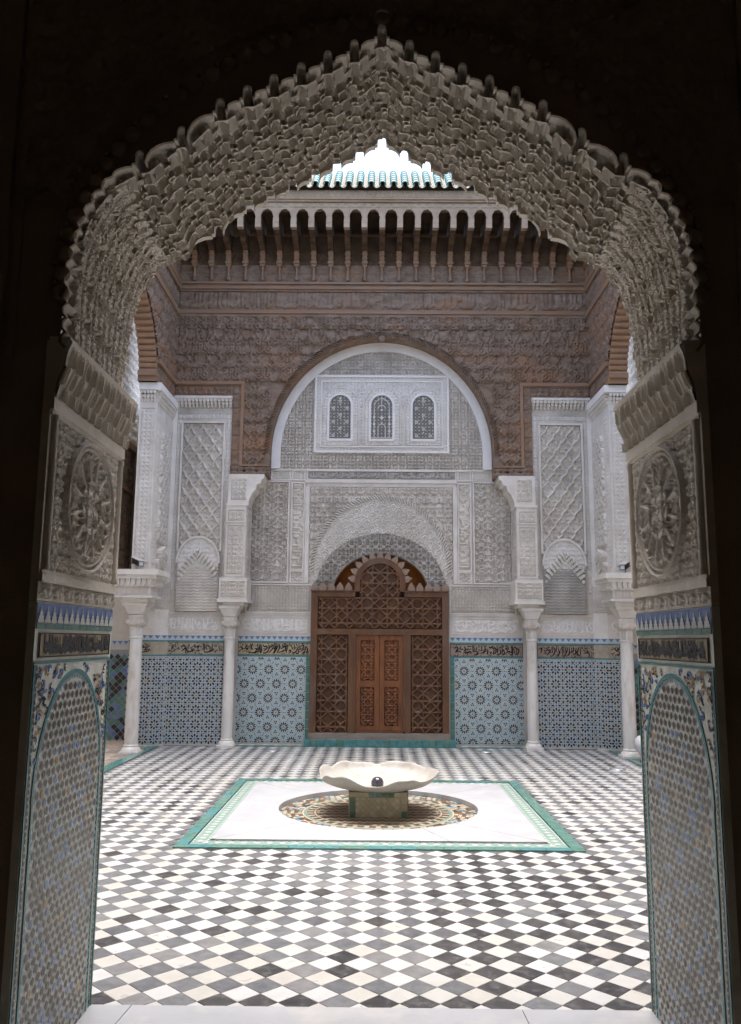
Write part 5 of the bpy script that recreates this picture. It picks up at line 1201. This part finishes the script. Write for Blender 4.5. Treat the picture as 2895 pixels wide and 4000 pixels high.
t = MB(); t.box(XB-NB_*BS, XB+NB_*BS, YE-.045, YE+.3, 8.566, 8.70); t.build('eave_plate', WOODE, eave)
FE2 = YF(YE-.045, XB); relief('plate_carving', FE2, -NB_*BS, NB_*BS, 8.57, 8.695, .001, .010, arab(132, .14, .125), WOODE, eave, .0115)
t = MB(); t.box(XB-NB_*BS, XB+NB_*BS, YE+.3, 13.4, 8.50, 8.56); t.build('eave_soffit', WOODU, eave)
SL = math.radians(42); RP = .178
def slope(x, s_, h): return (x, YE-.12+s_*math.cos(SL)-h*math.sin(SL), 8.735+s_*math.sin(SL)+h*math.cos(SL))
t = MB(); t.poly([slope(-3.2, .05, -.02), slope(3.4, .05, -.02), slope(3.4, .95, -.02), slope(-3.2, .95, -.02)]); t.poly([slope(-3.2, .95, -.02), slope(3.4, .95, -.02), (3.4, 13.6, 9.0), (-3.2, 13.6, 9.0)]); t.build('roof_deck', DARKP, eave)
for i in range(-14, 15):
    x = XB+i*RP; t = MB(); N = 8
    for k in range(6):
        s0, s1 = k*.155, k*.155+.175; r0, r1 = .056, .048; lift = .004*k*0
        ring = lambda s_, r, e: [slope(x+(r+e)*math.cos(a), s_, (r+e)*math.sin(a)+.012) for a in np.linspace(0, math.pi, N)]
        a_, b_ = ring(s0, r0, .006), ring(s1, r1, .006); t.extr(a_, b_, closed=False, caps=False); c_ = ring(s0, r0, -.008); t.extr(a_, c_, closed=False, caps=False)
    smooth_by_angle(t.build('roof_tile', ROOFG, eave), 40)
    xp = x+RP/2; t = MB(); ring = lambda s_, r: [slope(xp+r*math.cos(a), s_, r*math.sin(a)+.035) for a in np.linspace(math.pi, 2*math.pi, N)]
    a_, b_ = ring(-.05, .062), ring(.9, .058); t.extr(a_, b_, closed=False, caps=False); c_ = ring(-.05, .050); t.extr(a_, c_, closed=False, caps=False)
    smooth_by_angle(t.build('pan_tile', mat('pan_tile_glaze', (.26, .28, .235), (.16, .25, .21), 10, .4, .2, 60), eave), 40)

# ================================================================ the two long sides
def side(sg):
    MX = lambda x: x if sg < 0 else 2*XC-x
    nm = 'left' if sg < 0 else 'right'
    root = empty('gallery_facade', (MX(-3.43), 9.0, 0), ('carved cedar lintel and stucco pier along the left side of the courtyard' if sg < 0 else 'carved cedar lintel and stucco pier along the right side of the courtyard'), 'facade')
    XI, XO = MX(-3.30), MX(-3.56); fr = Frame((XI, 0, 0), (0, 1, 0), (0, 0, 1), (-sg, 0, 0))
    cyA, szA, ryA, rzA = 9.6, 5.50, 2.25, 1.36
    outA = lambda u, v: ((u-cyA)/ryA)**2+(np.maximum(v-szA, 0)/rzA)**2 > 1
    # cedar masses with the arch cut out
    t = MB(); A = arc(cyA, szA, ryA, rzA, 0, 180, 61)
    for i in range(60):
        P = [A[i], A[i+1], (A[i+1][0], 8.3), (A[i][0], 8.3)]; fr.flat(t, P, 0); fr.flat(t, P, -.26); t.poly([fr.p(*A[i], 0), fr.p(*A[i+1], 0), fr.p(*A[i+1], -.26), fr.p(*A[i], -.26)])
    for (u0, u1) in ((cyA+ryA, 12.96), (4.2, cyA-ryA)): fr.slab(t, u0, u1, 5.42, 8.3, -.26, 0)
    t.build('cedar_wall', WOOD, root)
    for (z0, z1) in ((5.775, 6.0), (6.003, 6.225), (6.228, 6.45), (6.453, 6.665), (6.668, 6.88)):
        relief('cedar_plank', fr, 9.8, 12.955, z0, z1, .004, .028, (lambda u, v, z0=z0: wp_(u, v+z0)), WOOD, root, .014, mask=lambda u, v: outA(u, v*1.0))
    relief('cedar_band', fr, 11.9, 12.955, 5.47, 5.70, .004, .02, arab(104, .21, .19), WOOD, root, .014)
    relief('frieze_board', fr, 9.8, 12.955, 7.01, 7.318, .004, .026, arab(105, .24, .3), WOOD, root, .014)
    relief('upper_board', fr, 9.8, 12.955, 7.478, 8.03, .002, .014, arab(106, .283, .30), WOOD, root, .016)
    for (z0, z1, w, u0) in ((5.70, 5.772, .045, 11.86), (6.882, 6.965, .05, 4.2), (6.965, 7.005, .03, 4.2), (7.32, 7.40, .05, 4.2), (7.40, 7.475, .06, 4.2)):
        q = MB(); fr.slab(q, u0, 12.905, z0, z1, 0, w); q.build('cedar_moulding', WOODM, root)
    for k in range(20):           # rounded ribs of the arch soffit
        a = math.radians(3+k*3.6); u, v = cyA+ryA*math.cos(a), szA+rzA*math.sin(a); q = MB(); r = .040
        q.tube([fr.p(u, v, .004), fr.p(u, v, -.13), fr.p(u, v, -.262)], r, 8); smooth_by_angle(q.build('soffit_rib', mat('rib_cedar', (.36, .21, .12), (.28, .17, .11), 6, .7, .2, 60), root))
    q = MB(); fr.slab(q, 11.84, 12.0, 5.42, 5.50, -.275, .02); fr.slab(q, 11.80, 11.96, 5.50, 5.57, -.27, .01); q.build('arch_springer', WOODM, root)
    # pier
    q = MB(); q.box(XI, XO, 11.98, 13.02, 2.60, 5.30); pier = q.build('pier', STUC2, root)
    FP = YF(11.98, 0); x0, x1 = sorted((XI, XO))
    relief('pier_panel', FP, x0+.03, x1-.03, 2.70, 5.02, .002, .012, star(.13, .006, .29), STUC2, pier, .0105)
    q = MB(); frame_rect(q, FP, x0+.002, x1-.002, 2.66, 5.06, .022, 0, .016); q.build('pier_frame', STUC2, pier)
    relief('flank_panel', fr, 12.28, 12.74, 3.05, 4.75, .002, .05, sebka(.16, .17, arab(77, .103, .143)), STUC2, pier, .0115)
    relief('flank_border', fr, 12.06, 12.2, 2.7, 5.0, .002, .012, arab(78, .066, .12), STUC2, pier, .0115); relief('flank_border', fr, 12.82, 12.94, 2.7, 5.0, .002, .012, arab(78, .066, .12), STUC2, pier, .0115)
    for r in range(4):
        for k in range(5):
            q = MB(); u = 12.51+(k-2+(.5 if r % 2 else 0))*.085; v = 2.95-.03*abs(k-2)-r*.07; fr.prism(q, [(u-.035, v), (u, v-.035), (u+.035, v), (u+.035, v+.04), (u, v+.06), (u-.035, v+.04)], 0, .09-.018*r); q.build('stalactite', STUC2, pier)
    q = MB(); q.box(XI+sg*-.07, XO, 11.90, 13.0, 5.305, 5.415); q.build('pier_cornice', PLAS, root)
    for k in range(5):
        q = MB(); x = x0+.03+k*.05; 
        for dz, w in ((0, .07), (-.06, .045), (-.11, .02)): FP.prism(q, [(x-.021, 5.30+dz), (x-.021, 5.265+dz), (x, 5.24+dz), (x+.021, 5.265+dz), (x+.021, 5.30+dz)], 0, w)
        q.build('stalactite', STUC2, root)
    for k in range(15):
        q = MB(); u = 12.02+k*.064
        for dz, w in ((0, .06), (-.06, .04), (-.11, .02)): fr.prism(q, [(u-.026, 5.30+dz), (u-.026, 5.265+dz), (u, 5.24+dz), (u+.026, 5.265+dz), (u+.026, 5.30+dz)], 0, w)
        q.build('stalactite', STUC2, root)
    # corbelled impost on the column
    cx = MX(-3.475); q = MB()
    for (z0, z1, h) in ((2.135, 2.20, .19), (2.20, 2.235, .27), (2.235, 2.36, .235), (2.36, 2.47, .27), (2.47, 2.525, .33), (2.525, 2.60, .36)): q.box(cx-h, cx+h, 12.12-h, 12.12+h, z0, z1)
    im = q.build('corbelled_impost', STUC2, root); FI = YF(12.12-.235, cx)
    for k in range(4): q = MB(); FI.slab(q, -.205+k*.105, -.205+k*.105+.092, 2.25, 2.345, 0, .008); q.build('impost_panel', STUC, im)
    for k in range(7):
        q = MB(); u = -.23+k*.077; FI.prism(q, [(u-.03, 2.47), (u-.03, 2.42), (u-.018, 2.385), (u, 2.37), (u+.018, 2.385), (u+.03, 2.42), (u+.03, 2.47)], 0, .07); q.build('stalactite', STUC2, im)
    FI2 = Frame((cx-sg*.235, 12.12, 0), (0, 1, 0), (0, 0, 1), (-sg, 0, 0))
    for k in range(6):
        q = MB(); u = -.19+k*.077; FI2.prism(q, [(u-.03, 2.47), (u-.03, 2.42), (u-.018, 2.385), (u, 2.37), (u+.018, 2.385), (u+.03, 2.42), (u+.03, 2.47)], 0, .07); q.build('stalactite', STUC2, im)
    # end pier of the gallery with its own dado
    xa, xb = sorted((MX(-3.42), MX(-3.80))); FEp = YF(12.86, 0)
    q = MB(); q.box(xa, xb, 12.86, 13.5, 0, 5.4); ep = q.build('end_pier', STUC, root)
    zel8('star_mosaic', FEp, xa, xb, .03, 1.352, .2165, ep, off=(.07, .08))
    q = MB(); FEp.slab(q, xa, xb, 1.353, 1.377, 0, .006); q.build('teal_course', TT, ep)
    q = MB(); FEp.slab(q, xa, xb, 1.378, 1.572, 0, .004); ig = q.build('inscription_ground', mat('insc_ground_0', (.4, .35, .28)), ep)
    inscription('inscription', FEp, xa+.02, xb-.02, 1.385, 1.565, [l for l in (DL2 if sg < 0 else DR2) if (l[0][0] < 520 if sg < 0 else l[0][0] > 1060)], (85, 520, 505, 700) if sg < 0 else (1060, 1540, 515, 705), .004, .0075, TK, ig, .02)
    q = MB(); FEp.slab(q, xa, xb, 1.573, 1.598, 0, .006); q.build('teal_course', TT, ep)
    tri_frieze('triangle_frieze', FEp, xa, xb, 1.599, 1.672, ep)
    q = MB(); FEp.slab(q, xa, xb, 1.675, 2.035, 0, .006); q.build('stucco_band', STUC2, ep)
    inscription('raised_inscription', FEp, xa+.04, xb-.04, 1.75, 1.96, [l for l in (WL2 if sg < 0 else WR2) if (l[0][0] < 500 if sg < 0 else l[0][0] > 1060)], (125, 520, 105, 335) if sg < 0 else (1060, 1510, 115, 355), .006, .022, PLAS, ep, .022)
    relief('lace_panel', FEp, xa, xb, 2.07, 2.30, .002, .014, net(.098, .098, .3), STUC, ep, .0115)
    for k in range(6): q = MB(); u = xa+.05+k*.075; FEp.prism(q, [(u-.03, 2.50), (u-.03, 2.42), (u, 2.37), (u+.03, 2.42), (u+.03, 2.50)], 0, .05); q.build('stalactite', STUC2, ep)
    pA = np.array([MX(-3.42), 12.86, 0]); pB = np.array([MX(-3.235), 12.992, 0]); du = pB-pA; Ls = float(np.linalg.norm(du)); du /= Ls; dn = np.array([du[1], -du[0], 0]); dn = dn if dn[1] < 0 else -dn
    fs2 = Frame(pA, du, (0, 0, 1), dn); q = MB(); fs2.slab(q, 0, Ls, 0, 5.4, -.02, 0); q.build('splayed_corner', STUC2, ep)
    zel8('star_mosaic', fs2, 0, Ls, .03, 1.352, .2165, ep, off=(.07, .08))
    for (z0, z1, m_) in ((1.353, 1.377, TT), (1.573, 1.598, TT), (1.378, 1.572, mat('insc_ground_0', (.4, .35, .28)))): q = MB(); fs2.slab(q, 0, Ls, z0, z1, 0, .006); q.build('tile_course', m_, ep)
    tri_frieze('triangle_frieze', fs2, 0, Ls, 1.599, 1.672, ep)
    relief('lace_panel', fs2, 0, Ls, 2.07, 2.50, .002, .014, net(.098, .098, .3), STUC, ep, .0115)
    # gallery behind: end wall, back wall, ceiling, cedar screen
    xg0, xg1 = sorted((MX(-3.80), MX(-5.2)))
    q = MB(); q.box(xg0, xg1, 13.5, 13.7, 0, 5.45); ew = q.build('gallery_end_wall', STUC, root); FG = YF(13.5, 0)
    q = MB(); FG.slab(q, xg0, xg1, 0.02, 1.44, 0, .003, 3); p = .11
    for i in range(int((xg1-xg0)/p)+1):
        for j in range(26):
            c = (xg0+i*p+(.5*p if j % 2 else 0), .06+j*p/2)
            if c[0] < xg1-.04 and c[1] < 1.38: FG.flat(q, ngon(c, p*.45, 4), .006, random.choice((0, 0, 1, 2, 2)))
    q.build('diamond_mosaic', [TK, TB, TG, mat('grey_joint', (.3, .32, .33))], ew, kind='stuff')
    tri_frieze('triangle_frieze', FG, xg0, xg1, 1.50, 1.58, ew)
    xw = MX(-5.2); q = MB(); q.box(xw, xw-(-sg)*.2, 4.0, 13.7, 0, 8.3); q.build('gallery_back_wall', STUC2, root)
    q = MB(); xs0, xs1 = sorted((MX(-3.97), MX(-4.10))); q.box(xs0, xs1, 10.6, 13.5, 4.72, 7.6); q.build('upper_screen_wall', PLAS, root)
    frs = Frame((MX(-3.97), 0, 0), (0, 1, 0), (0, 0, 1), (-sg, 0, 0)); relief('screen_wall_carving', frs, 11.0, 13.45, 4.75, 7.5, .002, .016, arab(79, .30, .30), PLAS, root, .0125)
    q = MB(); q.box(xs0, xs1, 11.75, 13.5, 2.62, 4.72); sc_ = q.build('cedar_screen', WOOD, root)
    for (z0, z1, w) in ((2.62, 2.72, .03), (3.92, 3.98, .035), (4.62, 4.72, .04)): q = MB(); frs.slab(q, 11.75, 13.5, z0, z1, 0, w); q.build('screen_rail', WOODM, sc_)
    q = MB(); frs.slab(q, 13.2, 13.28, 2.72, 4.62, 0, .03); q.build('screen_stile', WOODM, sc_)
    relief('screen_carving', frs, 12.0, 13.2, 2.74, 3.9, .002, .02, arab(101, .52, .44), WOOD, sc_, .014); relief('screen_carving', frs, 12.0, 13.2, 4.0, 4.6, .002, .02, arab(102, .46, .44), WOOD, sc_, .014)
    for k in range(9): q = MB(); z = 2.76+k*.12; q.tube([frs.p(11.75, z, .0), frs.p(11.75, z, -.13)], .035, 8); q.build('soffit_rib', mat('rib_cedar', (.36, .21, .12)), sc_)
    q = MB(); q.box(*sorted((MX(-2.75), MX(-3.56))), 4.0, 12.2, 8.35, 8.6); q.build('side_eave', WOODE, root)
    for yy in (4.6, 7.6-.4):
        pass
    q = MB(); q.box(XI, XO, 4.0, 7.2, 2.6, 5.42); q.build('near_pier', STUC2, root)
side(-1); side(1)

# ================================================================ small things
def security_camera(x, y, z, turn, label):
    r = empty('security_camera', (x, y, z), label, 'camera', 'security cameras on the column imposts')
    ct, st_ = math.cos(turn), math.sin(turn)
    T = lambda p: (x+p[0]*ct-p[1]*st_, y+p[0]*st_+p[1]*ct, z+p[2])
    def bx(nm, x0, x1, y0, y1, z0, z1, m, tilt=0.0):
        t = MB(); t.box(x0, x1, y0, y1, z0, z1); t.v = [T((a, b_*math.cos(tilt)-c*0, c+b_*math.sin(tilt))) for a, b_, c in t.v]; return t.build(nm, m, r)
    bx('housing', -.042, .042, -.11, .10, .075, .15, BLKM, .28); bx('sunshield', -.052, .052, -.14, .11, .152, .162, GREYM, .28)
    bx('lens_window', -.03, .03, -.118, -.111, .085, .14, GLASS, .28)
    t = MB(); t.tube([T((0, .02, .0)), T((0, .03, .06)), T((0, 0, .09))], .014, 8); t.build('bracket', GREYM, r)
    t = MB(); t.tube([T((0, .10, .10)), T((-.05, .14, .10)), T((-.06, .13, .03)), T((-.13, .05, .008))], .006, 6); t.build('cable', BLKM, r)
security_camera(-3.475+.03, 11.88, 2.60, .75, 'dark security camera with grey shield above the left gallery column')
security_camera(3.635-.05, 11.88, 2.60, -.6, 'pale-topped security camera above the right gallery column')
def floor_lamp(q, label):
    p = aZ(*q); r = empty('floor_light', (p[0], p[1], 0), label, 'light', 'round lights sunk into the courtyard floor')
    t = MB(); t.lathe([(.078, .001), (.095, .008), (.105, .006), (.11, .001)], (p[0], p[1], 0), 24, cap=False); t.build('trim_ring', mat('steel_ring', (.35, .35, .36), rough=.35, metal=.8), r)
    t = MB(); t.lathe([(.078, .002), (.05, .006), (.001, .008)], (p[0], p[1], 0), 24, cap=False); smooth_by_angle(t.build('lens', GLASS, r))
floor_lamp((1368, 1703), 'round glass light sunk in the floor near the right gallery kerb')
floor_lamp((603, 1662), 'round glass light sunk in the floor before the left star mosaic')
floor_lamp((1076, 1665), 'round glass light sunk in the floor before the right star mosaic')
u_ = empty('white_urn', (3.78, 11.72, .011), 'smooth white rounded vessel beside the right column, cut off by the jamb', 'urn')
t = MB(); t.lathe([(.07, 0), (.09, .02), (.13, .07), (.19, .16), (.205, .23), (.19, .29), (.15, .33), (.10, .345), (.09, .36)], (3.78, 11.72, .011), 28); smooth_by_angle(t.build('body', mat('urn_white', (.72, .72, .72), (.66, .66, .67), 4, .25), u_))
t = MB(); t.lathe([(.085, .36), (.11, .37), (.11, .385), (.08, .39)], (3.78, 11.72, .011), 28); smooth_by_angle(t.build('rim', mat('urn_white', (.7, .7, .7)), u_))
print('relief tris', TRI[0])
